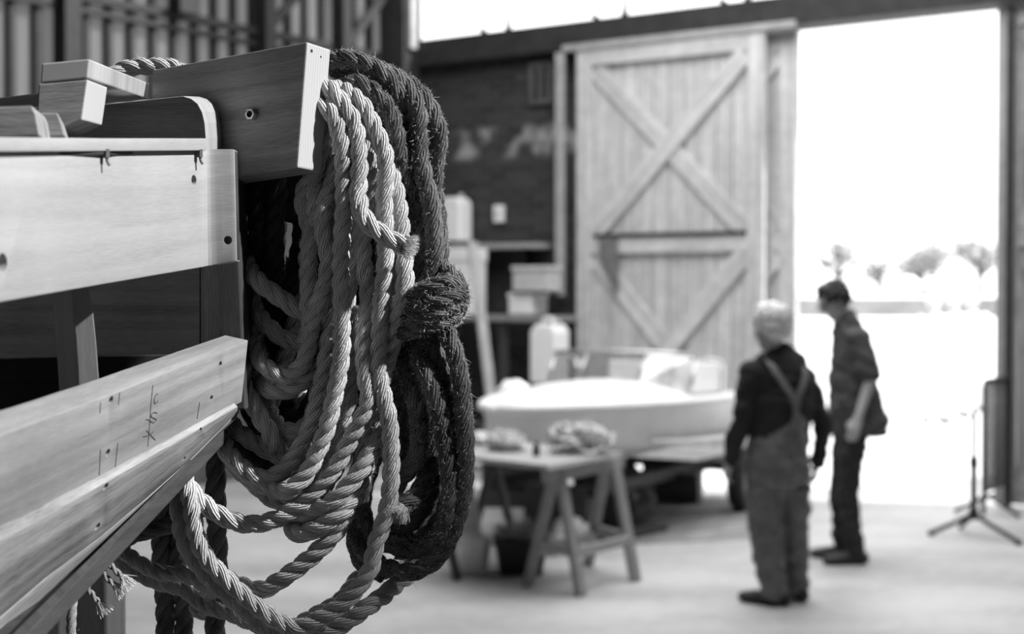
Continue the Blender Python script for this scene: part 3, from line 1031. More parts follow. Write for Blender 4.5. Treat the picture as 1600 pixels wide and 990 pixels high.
for i, p in enumerate(COIR):
    o, c = rope_geo('lashing' if i == 15 else 'rope_loop', rp(p), R_C * (0.82 if i == 15 else 1.0), M['coir'], coir, phase=i * 0.7, sides=9)
    curves.append(c)
fuzz('coir_hairs', curves, R_C * 0.97, 8500, 0.0018, 0.0056, 0.00034, M['coir_fibre'], coir)
te = rp(COIR[-1])
tuft('frayed_end', te[-1], V((-0.5, -0.6, -0.7)), R_C * 0.95, 0.016, 700, M['coir_fibre'], coir, 0.0005, 0.3)

SHADE_LOOPS = [
 [(388,266,3.4),(386,300),(383,360),(380,400,3.6),(380,470,6),(404,560,8),(425,620,7)],
 [(402,266,2.6),(402,310),(403,360),(400,400,3.4),(410,450,6),(430,570,8),(450,640,7)],
 [(420,266,3.2),(420,320),(422,370),(420,420,3.4),(428,480,6),(450,570,8),(470,640,8)],
 [(432,266,2.4),(434,300),(431,340),(429,390),(430,440,4.5),(440,500,6),(455,580,8)],
 [(456,262,4),(452,290),(446,318),(452,336),(462,318),(466,290),(470,266)],
 [(474,262,4.4),(470,330),(471,370),(464,410),(456,460,5),(470,530,6),(488,600)],
 [(372,285,3.4),(371,340),(372,400),(374,450,6),(382,520,7),(394,600),(430,650,6.5),(470,650,6)],
 [(452,402,9.4),(450,450),(455,520),(470,580),(490,650)],
 [(370,560,7),(385,620,7),(400,660,6.5),(430,680),(470,655),(500,600)],
 [(500,330,4.5),(500,420,4.5),(495,500,5),(505,560,5),(520,620,5)],
 [(560,330,5),(552,420,5),(556,500,5),(556,580,5),(545,650,5),(520,710,4.6)],
 [(590,330,5),(588,420,5),(584,500,5),(584,580,5),(580,650,5),(565,720,5)],
 [(350,660,6.6),(372,690,6),(400,715,5.6),(430,735),(470,720),(505,660)],
]
shade_coil = thing('shade_rope_coil', P(440, 720, D0 + 0.15), 'dark rope added to deepen the shade under the nut board behind the pale loops', 'rope')  # near-black ropes stand in for the shade under the nut board
for i, p in enumerate(SHADE_LOOPS):
    rope_geo('rope_loop', rp(p), R_L * 1.08, M['shade_rope'], shade_coil, phase=i * 1.1, sides=8)

def single_rope(name, path, rpx, mat, label, default=4.0, pitch=None, fz=0, fm='light_fibre'):
    pts = rp(path, default)
    t = thing(name, pts[-1], label, 'rope')
    d = D0 + LAY * default
    r = rpx / F * d
    o, c = rope_geo('rope_lay', pts, r, mat, t, pitch=pitch and pitch * r)
    if fz: fuzz('loose_fibres', [c], r, fz, 0.002, 0.006, 0.0003, M[fm], t)
    return t
single_rope('mooring_rope', [(345,620,6),(341,690,5),(337,760,4.4),(338,809),(340,877),(337,930),(336,1030)], 16.5, M['old_rope'], 'thick dark rope hanging straight down below the hull planks', 4.4, 6.4, 500, 'coir_fibre')
single_rope('mooring_rope', [(256,730,9),(252,800,8.5),(252,890,8),(256,924,8),(259,1030,8)], 15, M['old_rope'], 'thick grey rope hanging behind, left of a close pair', 8, 5.5, 400)
single_rope('mooring_rope', [(283,730,9),(280,840,8.5),(277,893,8),(284,924,8),(289,1030,8)], 15, M['old_rope'], 'thick grey rope hanging behind, right of a close pair', 8, 5.5, 400)
single_rope('mooring_rope', [(140,862,6),(193,843,5),(219,832),(250,824),(287,812),(325,792,6)], 14, M['old_rope'], 'dark rope running level under the lowest hull plank', 5, 8, 300)
single_rope('hemp_rope', [(140,835,5),(169,861,4.6),(193,880,4.6),(219,897,4.4),(250,911,4),(287,921,4),(308,937,4),(330,950,3.6),(358,957,3.2),(376,966,3),(403,977),(429,988),(460,977),(500,955),(530,938,3.4),(560,900,5)], 12.5, M['light_rope'], 'pale rope sagging from under the hull to the lowest loops', 4, 5.2, 300)
single_rope('hemp_rope', [(160,825,5),(182,845,4),(202,868,3),(245,893,2.6),(290,899),(315,911,2.8),(326,935,4),(320,956,5.4),(303,952,6)], 12.5, M['light_rope'], 'pale rope curling back under itself beneath the hull', 3, 5.2, 300)
single_rope('cord', [(122,880,-3),(114,930,-2),(111,980,-2),(109,1040,-2)], 8, M['light_rope'], 'thin worn cord hanging at the lower left below the planks', -2, 6, 400)
single_rope('hemp_rope', [(165,125,6),(190,110,6),(212,104,6),(235,104,6),(262,104,6),(300,118,6)], 14, M['light_rope'], 'pale rope lying along the top behind the wooden beam block', 6, 5.2, 500)
for i, (pa, lb) in enumerate(([[(146,866),(154,879),(164,899),(178,913)], 'frayed cord end under the hull, the middle of three'],
                             [[(156,858),(164,871),(177,887),(190,900)], 'frayed cord end under the hull, the rightmost of three'],
                             [[(122,885),(131,902),(140,922),(154,940)], 'frayed cord end under the hull, the lowest of three'])):
    pts = [P(x, y, 1.5) for x, y in pa]
    t = thing('frayed_cord', pts[-1], lb, 'cord', 'frayed cord ends')
    rope_geo('rope_lay', pts, 0.0035, M['light_rope'], t, nstr=2, sides=8)
    tuft('frayed_end', pts[-1], pts[-1] - pts[-2], 0.003, 0.016, 120, M['light_fibre'], t, 0.0006, 0.35)

# ------------------------------------------------------------------ the workboat in the foreground
boat = thing('wooden_boat', P(200, 900, 1.45) , 'unfinished wooden boat with pale planks, drilled and pencil-marked', 'boat')

def strip(name, tops, bots, thk, mats, parent, holes=(), sub=3, bev=0.0012):
    """a plank between two edge curves, pushed back by thk along its own normal"""
    def dens(c):
        out = []
        for a, b in zip(c, c[1:]):
            for k in range(sub): out.append(a.lerp(b, k / sub))
        return out + [c[-1]]
    t, b = dens([V(p) for p in tops]), dens([V(p) for p in bots])
    n = len(t)
    bm = bmesh.new()
    uv = bm.loops.layers.uv.verify()
    rows = []
    cum = 0.0
    us = []
    for i in range(n):
        if i: cum += ((t[i] - t[i - 1]).length + (b[i] - b[i - 1]).length) / 2
        us.append(cum)
        j0, j1 = max(i - 1, 0), min(i + 1, n - 1)
        L = ((t[j1] - t[j0]) + (b[j1] - b[j0])).normalized()
        nn = L.cross(t[i] - b[i]).normalized()          # away from the viewer side
        if nn.dot((t[i] + b[i]) / 2 - V((0, 0, CAM_H))) < 0: nn = -nn
        if thk is not None: e = nn * thk
        rows.append([bm.verts.new(x) for x in (t[i], b[i], b[i] + e, t[i] + e)])
    off = random.random() * 5
    hav = sum((p_ - q_).length for p_, q_ in zip(t, b)) / n
    for i in range(n - 1):
        for k in range(4):
            k2 = (k + 1) % 4
            f = bm.faces.new((rows[i][k], rows[i][k2], rows[i + 1][k2], rows[i + 1][k]))
            hgt = hav
            vv = {0: 0.0, 1: hgt, 2: hgt + thk, 3: 2 * hgt + thk}
            va, vb = vv[k], (vv[k2] if k2 else 2 * hgt + 2 * thk)
            for lp, (u_, v_) in zip(f.loops, ((us[i], va), (us[i], vb), (us[i + 1], vb), (us[i + 1], va))):
                lp[uv].uv = (u_ + off, v_ + off)
    for r_, fl_ in ((rows[0], 0), (rows[-1], 1)):
        f = bm.faces.new(r_)
        f.material_index = 1
        for lp in f.loops: lp[uv].uv = (lp.vert.co.z, lp.vert.co.x)
    if bev: bevel(bm, bev, 2, 0.6)
    o = from_bm(name, bm, mats, parent)
    if holes:
        tree = BVHTree.FromPolygons([v.co for v in o.data.vertices], [tuple(p.vertices) for p in o.data.polygons])
        cy = []
        for hx, hy, hr in holes:
            o_ = V((0, 0, CAM_H)); r_ = (P(hx, hy, 1.0) - o_).normalized()
            hit = tree.ray_cast(o_ - parent.location, r_)
            if hit[0] is not None: cy.append((hit[0] + parent.location, hit[1], hr, 0.012))
        cut(o, cy)
    o.data.polygons.foreach_set('use_smooth', [True] * len(o.data.polygons))
    o.data.set_sharp_from_angle(angle=math.radians(28))
    return o

def d1(x): return 1.12 + 0.37 * (x / 322.0)      # depth of the sheer plank
def d2(x): return 1.10 + 0.46 * (x / 385.0)      # depth of the lower planks
AX = V((-0.93, 0.3, 0.0))
P1t = [P(x, y, d1(x)) for x, y in ((-70, 240), (0, 238), (160, 236), (318, 234))] + [P(x, 233, dd) for x, dd in ((323, 1.4895), (328, 1.4915), (334, 1.4925), (342, 1.493), (366, 1.4935))]
P1b = [P(x, y, d1(x)) for x, y in ((-70, 485), (0, 472), (160, 444), (318, 417))] + [P(x, y, dd) for x, y, dd in ((325, 415.5, 1.4915), (331, 414.5, 1.4935), (338, 413, 1.4945), (346, 412, 1.495), (370, 408, 1.4955))]
strip('plank', P1t, P1b, 0.022, [M['pale_wood'], M['varnish_and_shade']], boat, [(303, 281, 0.0052), (4, 410, 0.0075), (356, 375, 0.0045)])  # end face coloured dark as shade, likewise on the strakes below
# deck edge strip above it
DSt = [P(x, y, d1(x) - 0.012) for x, y in ((-70, 215), (0, 214), (160, 216), (323, 216))]
DSb = [P(x, y, d1(x) - 0.012) for x, y in ((-70, 238), (0, 237), (160, 236), (323, 235))]
ds = strip('deck_edge', DSt, DSb, 0.05, [M['pale_wood'], M['pale_end']], boat)
for px in (166, 312):
    bm = bmesh.new()
    c = P(px, 238, d1(px) - 0.010)
    tube_bm([c + V((0, 0, 0.003)), c - V((0, 0, 0.005))], 0.0035, 6, bm)
    tube_bm([c - V((0, 0, 0.004)), c - V((-0.001, 0, 0.008)), c - V((-0.003, 0, 0.012))], 0.0016, 6, bm)
    from_bm('bolt', bm, M['galv'], boat)
# deck slab closing the top of the hull behind the strip
a, b = P(-70, 222, d1(-70) + 0.03), P(322, 222, d1(322) + 0.03)
bk = V((-0.55, 0.16, 0))
board('deck_panel', [a, b, b + bk, a + bk], (0, 0, -0.012), [M['dark_wood']] * 2, boat, b - a)
# rounded corner board (transom corner)
pf = [(-30, 172), (160, 163), (286, 150), (299, 154), (309, 162), (316, 175), (320, 192), (322, 216), (322, 236), (-30, 236)]
ex = P(346, 209, 1.59) - P(322, 211, 1.51)
o = board('corner_board', [P(x, y, 1.51) for x, y in pf], ex, [M['varnish_and_shade'], M['pale_wood']], boat, P(160, 163, 1.51) - P(-30, 172, 1.51), 0.001)
for pl in o.data.polygons:                       # lit edges coloured pale, shaded front coloured dark
    pl.material_index = 1 if abs(pl.normal.dot(ex.normalized())) < 0.6 else 0
# stem post under it
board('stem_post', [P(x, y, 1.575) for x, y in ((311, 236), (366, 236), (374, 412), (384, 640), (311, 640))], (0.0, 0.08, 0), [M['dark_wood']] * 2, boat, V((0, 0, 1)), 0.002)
# oak quarter board with the nut
N0 = [P(238, 109, 1.64), P(480, 65, 1.545), P(465, 262, 1.545), P(232, 298, 1.64)]
nn = (N0[1] - N0[0]).cross(N0[3] - N0[0]).normalized()
if nn.y < 0: nn = -nn
ob = board('quarter_board', N0, nn * 0.046, [M['oak'], M['oak_end']], boat, N0[1] - N0[0], 0.002,
           holes=[(P(482, 79, 1.55) + nn * 0.004, V((1, 0, 0)), 0.0022, 0.01), (P(494, 89, 1.57), V((1, 0, 0)), 0.0014, 0.01)])
board('shade_beam', [P(x, y, 1.68) for x, y in ((250, 150), (492, 135), (486, 262), (250, 285))], (0.03, 0.16, 0), [M['dark_wood']] * 2, boat, V((1, 0, 0)), 0.003)  # unseen beam added to keep sun off the rope legs
# nut with washer
t_ = ((398 - 238) / (480 - 238))
nc = P(398, 180, 1.64 + (1.545 - 1.64) * t_) - nn * 0.0
bm = bmesh.new()
rot = (-nn).to_track_quat('Z', 'Y').to_matrix().to_4x4()
rings = []
for (zz, r6) in ((-0.002, 0.0072), (0.009, 0.0072), (0.0098, 0.0062), (0.0098, 0.0042), (0.003, 0.0042)):
    rings.append([bm.verts.new(nc + rot.to_3x3() @ V((math.cos(k * math.pi / 3) * r6, math.sin(k * math.pi / 3) * r6, zz))) for k in range(6)])
for i in range(len(rings) - 1):
    for k in range(6):
        bm.faces.new((rings[i][k], rings[i][(k + 1) % 6], rings[i + 1][(k + 1) % 6], rings[i + 1][k]))
bm.faces.new(rings[-1])
nut = from_bm('nut', bm, M['steel'], boat)
from_bm('bolt_end', tube_bm([nc - nn * 0.001, nc - nn * 0.006], 0.0041, 12), M['iron'], nut)

# lower strakes
xs = (-60, 0, 100, 200, 300, 350, 388)
def tp(x): return 1.0 - 0.75 * min(1.0, max(0.0, x / 385.0))     # the flare dies out towards the stem
P2t = [P(x, y, d2(x)) for x, y in zip(xs, (704, 681, 644, 606, 566, 546, 531))]
P2b = [P(x, y, d2(x) + 0.09 * tp(x)) for x, y in zip((-60, 0, 100, 200, 300, 350, 378), (870, 838, 785, 728, 671, 643, 628))]
def h2(x, y, r=0.0042): return (x, y, r)
pk2 = strip('plank', P2t, P2b, 0.030, [M['mid_wood'], M['varnish_and_shade']], boat,
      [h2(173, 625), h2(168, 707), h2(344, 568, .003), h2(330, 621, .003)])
xs3 = (-60, 0, 76, 164, 230, 300, 372)
P3t = [P(x, y, d2(x) + 0.058 * tp(x)) for x, y in zip(xs3, (877, 845, 804, 754, 716, 676, 635))]
P3b = [P(x, y, d2(x) + 0.15 * tp(x)) for x, y in zip(xs3, (1018, 965, 899, 833, 778, 716, 644))]
strip('plank', P3t, P3b, 0.03, [M['aged_wood'], M['varnish_and_shade']], boat, [h2(165, 760), h2(152, 822), h2(313, 671, .0025), h2(288, 716, .0025)])
P4t = [P(x, y, d2(x) + 0.156 * tp(x)) for x, y in zip(xs3, (1019, 966, 900, 834, 779, 717, 645))]
P4b = [P(x, y, d2(x) + 0.22 * tp(x)) for x, y in zip((-60, 40, 121, 180, 230, 300, 371), (1105, 995, 914, 854, 798, 718, 652))]
strip('plank', P4t, P4b, 0.03, [M['aged_wood'], M['varnish_and_shade']], boat)

# pencil marks on the upper strake
pk2.data.calc_loop_triangles()
PK = BVHTree.FromPolygons([v.co for v in pk2.data.vertices], [tuple(p.vertices) for p in pk2.data.loop_triangles])
def pencil(pts, wd=0.0009):
    """pts in pixels, drawn on the strake face"""
    c = []
    for q in catmull([V((x, y, 0)) for x, y in pts], 1.5):
        o_ = V((0, 0, CAM_H)); r_ = (P(q.x, q.y, 1.0) - o_).normalized()
        hit = PK.ray_cast(o_ - boat.location, r_)
        if hit[0] is not None: c.append(hit[0] + boat.location - r_ * 0.0003)
    bm = bmesh.new()
    tube_bm(c, wd / 2, 4, bm)
    from_bm('pencil_mark', bm, M['pencil'], boat)
pencil([(239, 601), (236, 630), (234, 660), (231, 697)])
pencil([(247, 615), (244, 616), (241, 623), (242, 630), (247, 626)])
pencil([(246, 645), (240, 644), (236, 650), (244, 655), (240, 660), (230, 655), (227, 656)])
pencil([(229, 672), (236, 680), (243, 687)])
pencil([(240, 674), (232, 680), (224, 682)])
pencil([(157, 628), (156, 645)])
pencil([(157, 702), (155, 742)])
pencil([(184, 692), (180, 729)])
pencil([(187, 612), (185, 632)])
pencil([(312, 628), (308, 654)])

# rib and the far side of the hull
def rib(d):
    rt = [(118, 452), (140, 449), (146, 490), (151, 540), (155, 590), (155, 640), (120, 660)]
    rl = [(112, 452), (113, 480), (118, 520), (122, 570), (124, 660)]
    poly = [P(x, y, d) for x, y in [(112, 445), (139, 445), (146, 490), (151, 540), (155, 595), (155, 660), (126, 660), (122, 590), (118, 530), (113, 480)]]
    return board('rib', poly, P(84, 500, d + 0.055) - P(115, 500, d), [M['pale_wood']] * 2, boat, V((0.02, 0, -1)), 0.001)
rib(1.36)
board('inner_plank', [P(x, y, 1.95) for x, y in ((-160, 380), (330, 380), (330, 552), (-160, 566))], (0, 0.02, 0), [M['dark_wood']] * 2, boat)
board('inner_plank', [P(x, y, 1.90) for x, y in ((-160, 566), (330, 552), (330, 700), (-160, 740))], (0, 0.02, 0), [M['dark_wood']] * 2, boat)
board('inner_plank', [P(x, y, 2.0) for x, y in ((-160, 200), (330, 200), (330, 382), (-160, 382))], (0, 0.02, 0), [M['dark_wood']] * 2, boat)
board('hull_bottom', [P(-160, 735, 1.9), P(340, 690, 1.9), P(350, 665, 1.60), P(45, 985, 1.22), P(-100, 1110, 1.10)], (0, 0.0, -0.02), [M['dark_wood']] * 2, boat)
# far gunwale seen over the deck
board('gunwale', [P(x, y, 1.78) for x, y in ((-60, 160), (90, 141), (90, 215), (-60, 215))], (0, 0.03, 0), [M['varnish_and_shade']] * 2, boat)
# boat stand
st = thing('boat_stand', P(130, 990, 2.0) * 1.0, 'dark timber stand holding up the wooden boat', 'stand')
st.location.z = 0
pz = P(60, 900, 2.0)
box('upright', (P(60, 950, 2.0).x, 2.0, 0), 0.09, 0.1, pz.z, [M['dark_wood']] * 2, st, L='z')
box('upright', (P(150, 950, 2.05).x, 2.05, 0), 0.055, 0.1, pz.z + 0.02, [M['dark_wood']] * 2, st, L='z')
box('foot_beam', (P(105, 950, 2.02).x, 2.02, 0), 0.5, 0.16, 0.08, [M['dark_wood']] * 2, st)

# blocks on the deck
dA = 1.37
exA = P(234, 130, 1.66) - P(140, 92, dA)
o = board('timber_block', [P(x, y, dA) for x, y in ((65, 99), (140, 92), (137, 122), (63, 130))], exA, [M['oak'], M['oak']], None, exA, 0.0015)
tag(o, 'squared oak beam laid across the lower block, pointing back to the nut board', 'block', 'timber offcuts on the boat')
exB = P(168, 136, 1.45) - P(137, 124, dA)
o = board('timber_block', [P(x, y, dA) for x, y in ((60, 131), (137, 124), (128, 187), (100, 200), (56, 206))], exB, [M['oak'], M['oak_end']], None, P(137, 124, dA) - P(60, 131, dA), 0.0015)
tag(o, 'short oak block with bright end grain under the beam', 'block', 'timber offcuts on the boat')
o = board('timber_block', [P(x, y, 1.2) for x, y in ((-40, 168), (50, 165), (56, 178), (62, 212), (-40, 214))], (-0.02, 0.11, 0.0), [M['worn_wood']] * 2, None, None, 0.0015)
tag(o, 'worn grey timber offcut at the left edge of the deck', 'block', 'timber offcuts on the boat')
o = board('timber_block', [P(x, y, 1.27) for x, y in ((35, 177), (90, 176), (95, 190), (102, 213), (35, 214))], (-0.02, 0.08, 0.0), [M['worn_wood']] * 2, None, None, 0.0015)
tag(o, 'splintered short offcut beside the worn one on the deck', 'block', 'timber offcuts on the boat')

# ------------------------------------------------------------------ middle ground: dinghy on trailer
def dinghy():
    bow = V((-0.12, 9.25, 0)); ax = V((0.5, 0.866, 0)).normalized(); side = V((0.866, -0.5, 0))
    Lh = 3.15
    root = thing('motor_dinghy', bow + ax * Lh / 2, 'pale plastic motor dinghy with a windscreen standing behind the trestle table', 'boat')
    st = 16
    secs = []
    for i in range(st + 1):
        u = i / st
        hb = 0.72 * (math.sin(min(1, u / 0.62) * math.pi / 2) ** 0.75) + 0.02
        zs = 0.98 - 0.06 * u                        # sheer height
        zc = 0.62 + 0.18 * (1 - u) ** 2             # chine
        zk = 0.46 + 0.36 * (1 - min(1, u / 0.45)) ** 2
        secs.append((bow + ax * Lh * u, hb, zs, zc, zk))
    def loft(rows, name, mat, parent, close=True):
        bm = bmesh.new()
        R_ = [[bm.verts.new(p) for p in r] for r in rows]
        for i in range(len(R_) - 1):
            for j in range(len(R_[0]) - 1):
                bm.faces.new((R_[i][j], R_[i][j + 1], R_[i + 1][j + 1], R_[i + 1][j]))
        if close:
            bm.faces.new(R_[-1])
            bm.faces.new(R_[0][::-1])
        bmesh.ops.remove_doubles(bm, verts=bm.verts, dist=0.0005)
        return from_bm(name, bm, mat, parent, True)
    rows = []
    for c, hb, zs, zc, zk in secs:
        r = []
        for sy, z in ((1, zs), (0.97, zc + 0.14), (0.93, zc + 0.13), (0.88, zc), (0.45, (zc + zk) / 2), (0, zk), (-0.45, (zc + zk) / 2), (-0.88, zc), (-0.93, zc + 0.13), (-0.97, zc + 0.14), (-1, zs)):
            r.append(c + side * hb * sy + V((0, 0, z)))
        rows.append(r)
    loft(rows, 'hull', M['gelcoat'], root)
    # gunwale rubbing band
    for s in (1, -1):
        bm = bmesh.new()
        tube_bm([c + side * s * (hb + 0.008) + V((0, 0, zs)) for c, hb, zs, zc, zk in secs], 0.032, 8, bm)
        from_bm('gunwale', bm, M['gelcoat_white'], root, True)
    bm = bmesh.new()
    tube_bm([c + side * (hb * 0.93 + 0.004) + V((0, 0, zc + 0.0)) for c, hb, zs, zc, zk in secs[6:]], 0.022, 6, bm)
    from_bm('chine_rail', bm, M['gelcoat_white'], root, True)
    # foredeck, crowned
    rows = []
    for c, hb, zs, zc, zk in secs[:10]:
        u = secs.index((c, hb, zs, zc, zk)) / 9
        rows.append([c + side * hb * s + V((0, 0, zs + 0.14 * (1 - s * s) * min(1, u * 1.6))) for s in (1, .75, .5, .25, 0, -.25, -.5, -.75, -1)])
    loft(rows, 'foredeck', M['gelcoat_white'], root)
    # cockpit coaming and floor
    for s in (1, -1):
        rows = []
        for c, hb, zs, zc, zk in secs[9:]:
            rows.append([c + side * s * hb + V((0, 0, zs)), c + side * s * (hb - 0.13) + V((0, 0, zs + 0.03)), c + side * s * (hb - 0.15) + V((0, 0, zs - 0.3))])
        loft(rows, 'side_deck', M['gelcoat_white'], root, False)
    rows = [[c + side * (hb - 0.14) + V((0, 0, zs - 0.3)), c - side * (hb - 0.14) + V((0, 0, zs - 0.3))] for c, hb, zs, zc, zk in secs[9:]]
    loft(rows, 'cockpit_floor', M['gelcoat'], root, False)
    # windscreen
    c, hb, zs, zc, zk = secs[9]
    ws = thing('windscreen', (0, 0, 0))
    ws.parent = root
    def wpt(s, f, z): return c + side * (hb - 0.1) * s + ax * f + V((0, 0, zs + z))
    top = [wpt(1, 0.62, 0.26), wpt(0.95, 0.2, 0.32), wpt(0.4, 0.08, 0.34), wpt(-0.4, 0.08, 0.34), wpt(-0.95, 0.2, 0.32), wpt(-1, 0.62, 0.26)]
    bot = [wpt(1, 0.6, 0.03), wpt(0.95, 0.05, 0.04), wpt(0.4, -0.1, 0.12), wpt(-0.4, -0.1, 0.12), wpt(-0.95, 0.05, 0.04), wpt(-1, 0.6, 0.03)]
    bm = bmesh.new()
    tube_bm(top, 0.016, 6, bm); tube_bm(bot, 0.012, 6, bm)
    for a, b in zip(top, bot): tube_bm([a, b], 0.013, 6, bm)
    fr_ = from_bm('screen_frame', bm, M['steel'], root, True)
    for i in range(5):
        bm = prism_bm([top[i], top[i + 1], bot[i + 1], bot[i]], side * 0.003)
        from_bm('pane', bm, M['glass'], fr_)
    bpy.data.objects.remove(ws)
    # seats
    c2 = secs[13][0]
    rz = math.atan2(side.y, side.x)
    for s in (-1, 1):
        box('seat', c2 + side * 0.3 * s + V((0, 0, secs[13][2] - 0.28)), 0.42, 0.4, 0.2, [M['gelcoat_white']] * 2, root, rz, 0.03)
        box('seat_back', c2 + side * 0.3 * s + ax * 0.2 + V((0, 0, secs[13][2] - 0.1)), 0.42, 0.07, 0.34, [M['gelcoat_white']] * 2, root, rz, 0.02)
    # trailer
    tr_ = thing('boat_trailer', bow + ax * 1.9, 'dark steel boat trailer under the pale dinghy', 'trailer')
    for s in (-0.42, 0.42):
        beam('chassis_rail', bow + ax * 0.7 + side * s + V((0, 0, 0.40)), bow + ax * 3.0 + side * s + V((0, 0, 0.36)), 0.06, 0.08, [M['iron']] * 2, tr_)
    for f_ in (0.9, 2.0, 2.75):
        beam('cross_member', bow + ax * f_ - side * 0.6 + V((0, 0, 0.34)), bow + ax * f_ + side * 0.6 + V((0, 0, 0.34)), 0.06, 0.06, [M['iron']] * 2, tr_)
    for s in (-0.68, 0.68):
        bm = bmesh.new()
        cc = bow + ax * 2.75 + side * s + V((0, 0, 0.25))
        pr = [(0.12, -0.05), (0.2, -0.07), (0.25, -0.05), (0.25, 0.05), (0.2, 0.07), (0.12, 0.05)]
        R_ = []
        for k in range(24):
            an = k / 24 * 6.2832
            R_.append([bm.verts.new(cc + (ax * math.cos(an) + V((0, 0, 1)) * math.sin(an)) * r + side * q) for r, q in pr])
        for k in range(24):
            for j in range(len(pr)):
                bm.faces.new((R_[k][j], R_[k][(j + 1) % len(pr)], R_[(k + 1) % 24][(j + 1) % len(pr)], R_[(k + 1) % 24][j]))
        wh = from_bm('wheel', bm, M['rubber'], tr_, True)
        from_bm('hub', tube_bm([cc - side * 0.03, cc + side * 0.03], 0.122, 16), M['galv'], wh)
    for f_, h in ((0.9, 0.46), (2.9, 0.42)):
        box('keel_block', bow + ax * f_ , 0.5, 0.12, h - 0.08, [M['dark_wood']] * 2, tr_, rz)
dinghy()

# ------------------------------------------------------------------ trestle table
def on_floor(px, py): return G(px, py, 0)
TZ = 0.745
t = thing('trestle', V((0.42, 8.55, 0)), 'wooden A-frame trestle under the work table', 'trestle')
legs = [((858, 734), (825, 915)), ((878, 738), (908, 931)), ((947, 734), (918, 884)), ((963, 734), (993, 908))]
ends = []
for (tx, ty), (bx, by) in legs:
    b_ = on_floor(bx, by)
    ends.append(b_)
tops = [ends[0].lerp(ends[1], 0.52), ends[0].lerp(ends[1], 0.60), ends[2].lerp(ends[3], 0.42), ends[2].lerp(ends[3], 0.56)]
tl = []
for b_, tp in zip(ends, tops):
    tp = V((tp.x, tp.y, TZ - 0.03))
    tl.append(tp)
    beam('leg', b_ + V((0, 0, 0.0)), tp, 0.062, 0.045, [M['mid_wood']] * 2, t)
hl = (tl[0] + tl[1]) / 2; hr = (tl[2] + tl[3]) / 2
dv = (hr - hl).normalized()
beam('top_beam', hl - dv * 0.12 + V((0, 0, -0.02)), hr + dv * 0.12 + V((0, 0, -0.02)), 0.07, 0.09, [M['mid_wood']] * 2, t)
for a, b, z in ((0, 1, 0.26), (2, 3, 0.26), (0, 2, 0.22), (1, 3, 0.25)):
    pa = ends[a].lerp(tl[a], z / TZ); pb = ends[b].lerp(tl[b], z / TZ)
    beam('stretcher', pa, pb, 0.03, 0.06, [M['pale_wood']] * 2, t)
p0, p1, p3 = V((0.20, 7.98, TZ)), V((0.66, 8.62, TZ)), V((-0.62, 8.72, TZ))
p2 = p1 + p3 - p0
tt = board('table_top', [p0, p1, p2, p3], (0, 0, 0.03), [M['pale_wood'], M['pale_end']], None, p3 - p0, 0.003)
tag(tt, 'pale board table top laid on the trestle', 'table')
ts = thing('trestle', V((-0.42, 8.75, 0)), 'dark second trestle under the left end of the work table', 'trestle')
q0, q1 = V((-0.50, 8.72, TZ - 0.04)), V((-0.12, 9.2, TZ - 0.04))
beam('top_beam', q0, q1, 0.06, 0.07, [M['dark_wood']] * 2, ts)
sd = (q1 - q0).cross(V((0, 0, 1))).normalized()
for q in (q0, q1):
    for s in (-1, 1):
        f_ = V((q.x, q.y, 0)) + sd * 0.22 * s
        beam('leg', f_, q - V((0, 0, 0.02)), 0.05, 0.04, [M['dark_wood']] * 2, ts)

# clutter on the table: tangled net and rope heaps, bottle
def heap(name, c, rx, ry, rz_, mat, label, cat, n=26, seed=1, flat=0.0):
    """a lumpy pile built of overlapping folds"""
    rnd = random.Random(seed)
    bm = bmesh.new()
    bmesh.ops.create_icosphere(bm, subdivisions=4, radius=1.0)
    for v in bm.verts:
        p = v.co.copy()
        k = 1 + 0.34 * noise.noise(p * 1.9 + V((seed * 3.1, 0, 0))) + 0.2 * noise.noise(p * 4.3 + V((0, seed, 0))) + 0.1 * noise.noise(p * 9.0)
        p *= k
        v.co = V((p.x * rx, p.y * ry, max(p.z, -0.35) * rz_ + 0.35 * rz_)) + c
    o = from_bm(name, bm, mat, None, True)
    tag(o, label, cat)
    return o
def net_heap(c, rx, ry, h, label, seed, n=9):
    """tangle of thin line: many short looping tubes"""
    rnd = random.Random(seed)
    root = thing('net_tangle', c, label, 'net')
    bm = bmesh.new()
    for k in range(n * 5):
        pts = []
        a0 = rnd.uniform(0, 6.28)
        cx, cy = rnd.gauss(0, 0.3) * rx, rnd.gauss(0, 0.3) * ry
        hh = h * max(0.1, 1 - ((cx / rx) ** 2 + (cy / ry) ** 2))
        rr = rnd.uniform(0.25, 0.6)
        for i in range(7):
            an = a0 + i * 0.9
            pts.append(c + V((cx + math.cos(an) * rx * rr, cy + math.sin(an) * ry * rr, 0.012 + hh * rnd.uniform(0.05, 1.0) * (1 - 0.4 * rr))))
        tube_bm(catmull(pts, 0.025), rnd.uniform(0.006, 0.013), 5, bm)
    o = from_bm('line', bm, M['net'], root, True)
    bm = bmesh.new()
    bmesh.ops.create_icosphere(bm, subdivisions=3, radius=1.0)
    for v in bm.verts:
        p = v.co * (1 + 0.3 * noise.noise(v.co * 2.2 + V((seed, 0, 0))))
        v.co = c + V((p.x * rx * 0.7, p.y * ry * 0.7, max(0.0, p.z) * h * 0.6 + 0.001))
    from_bm('netting', bm, plain('netting%d' % seed, 0.42, 0.9, 0.6, 30, 0.6), root, True)
tz = TZ + 0.03
net_heap(G(905, 706, tz), 0.21, 0.18, 0.22, 'tangled heap of net on the right end of the work table', 3)
net_heap(G(790, 703, tz), 0.13, 0.12, 0.13, 'smaller tangle of net on the left of the work table', 5, 6)
net_heap(G(752, 694, tz), 0.10, 0.1, 0.09, 'low tangle of line at the table edge beside the hanging ropes', 8, 4)
b = G(838, 712, tz)
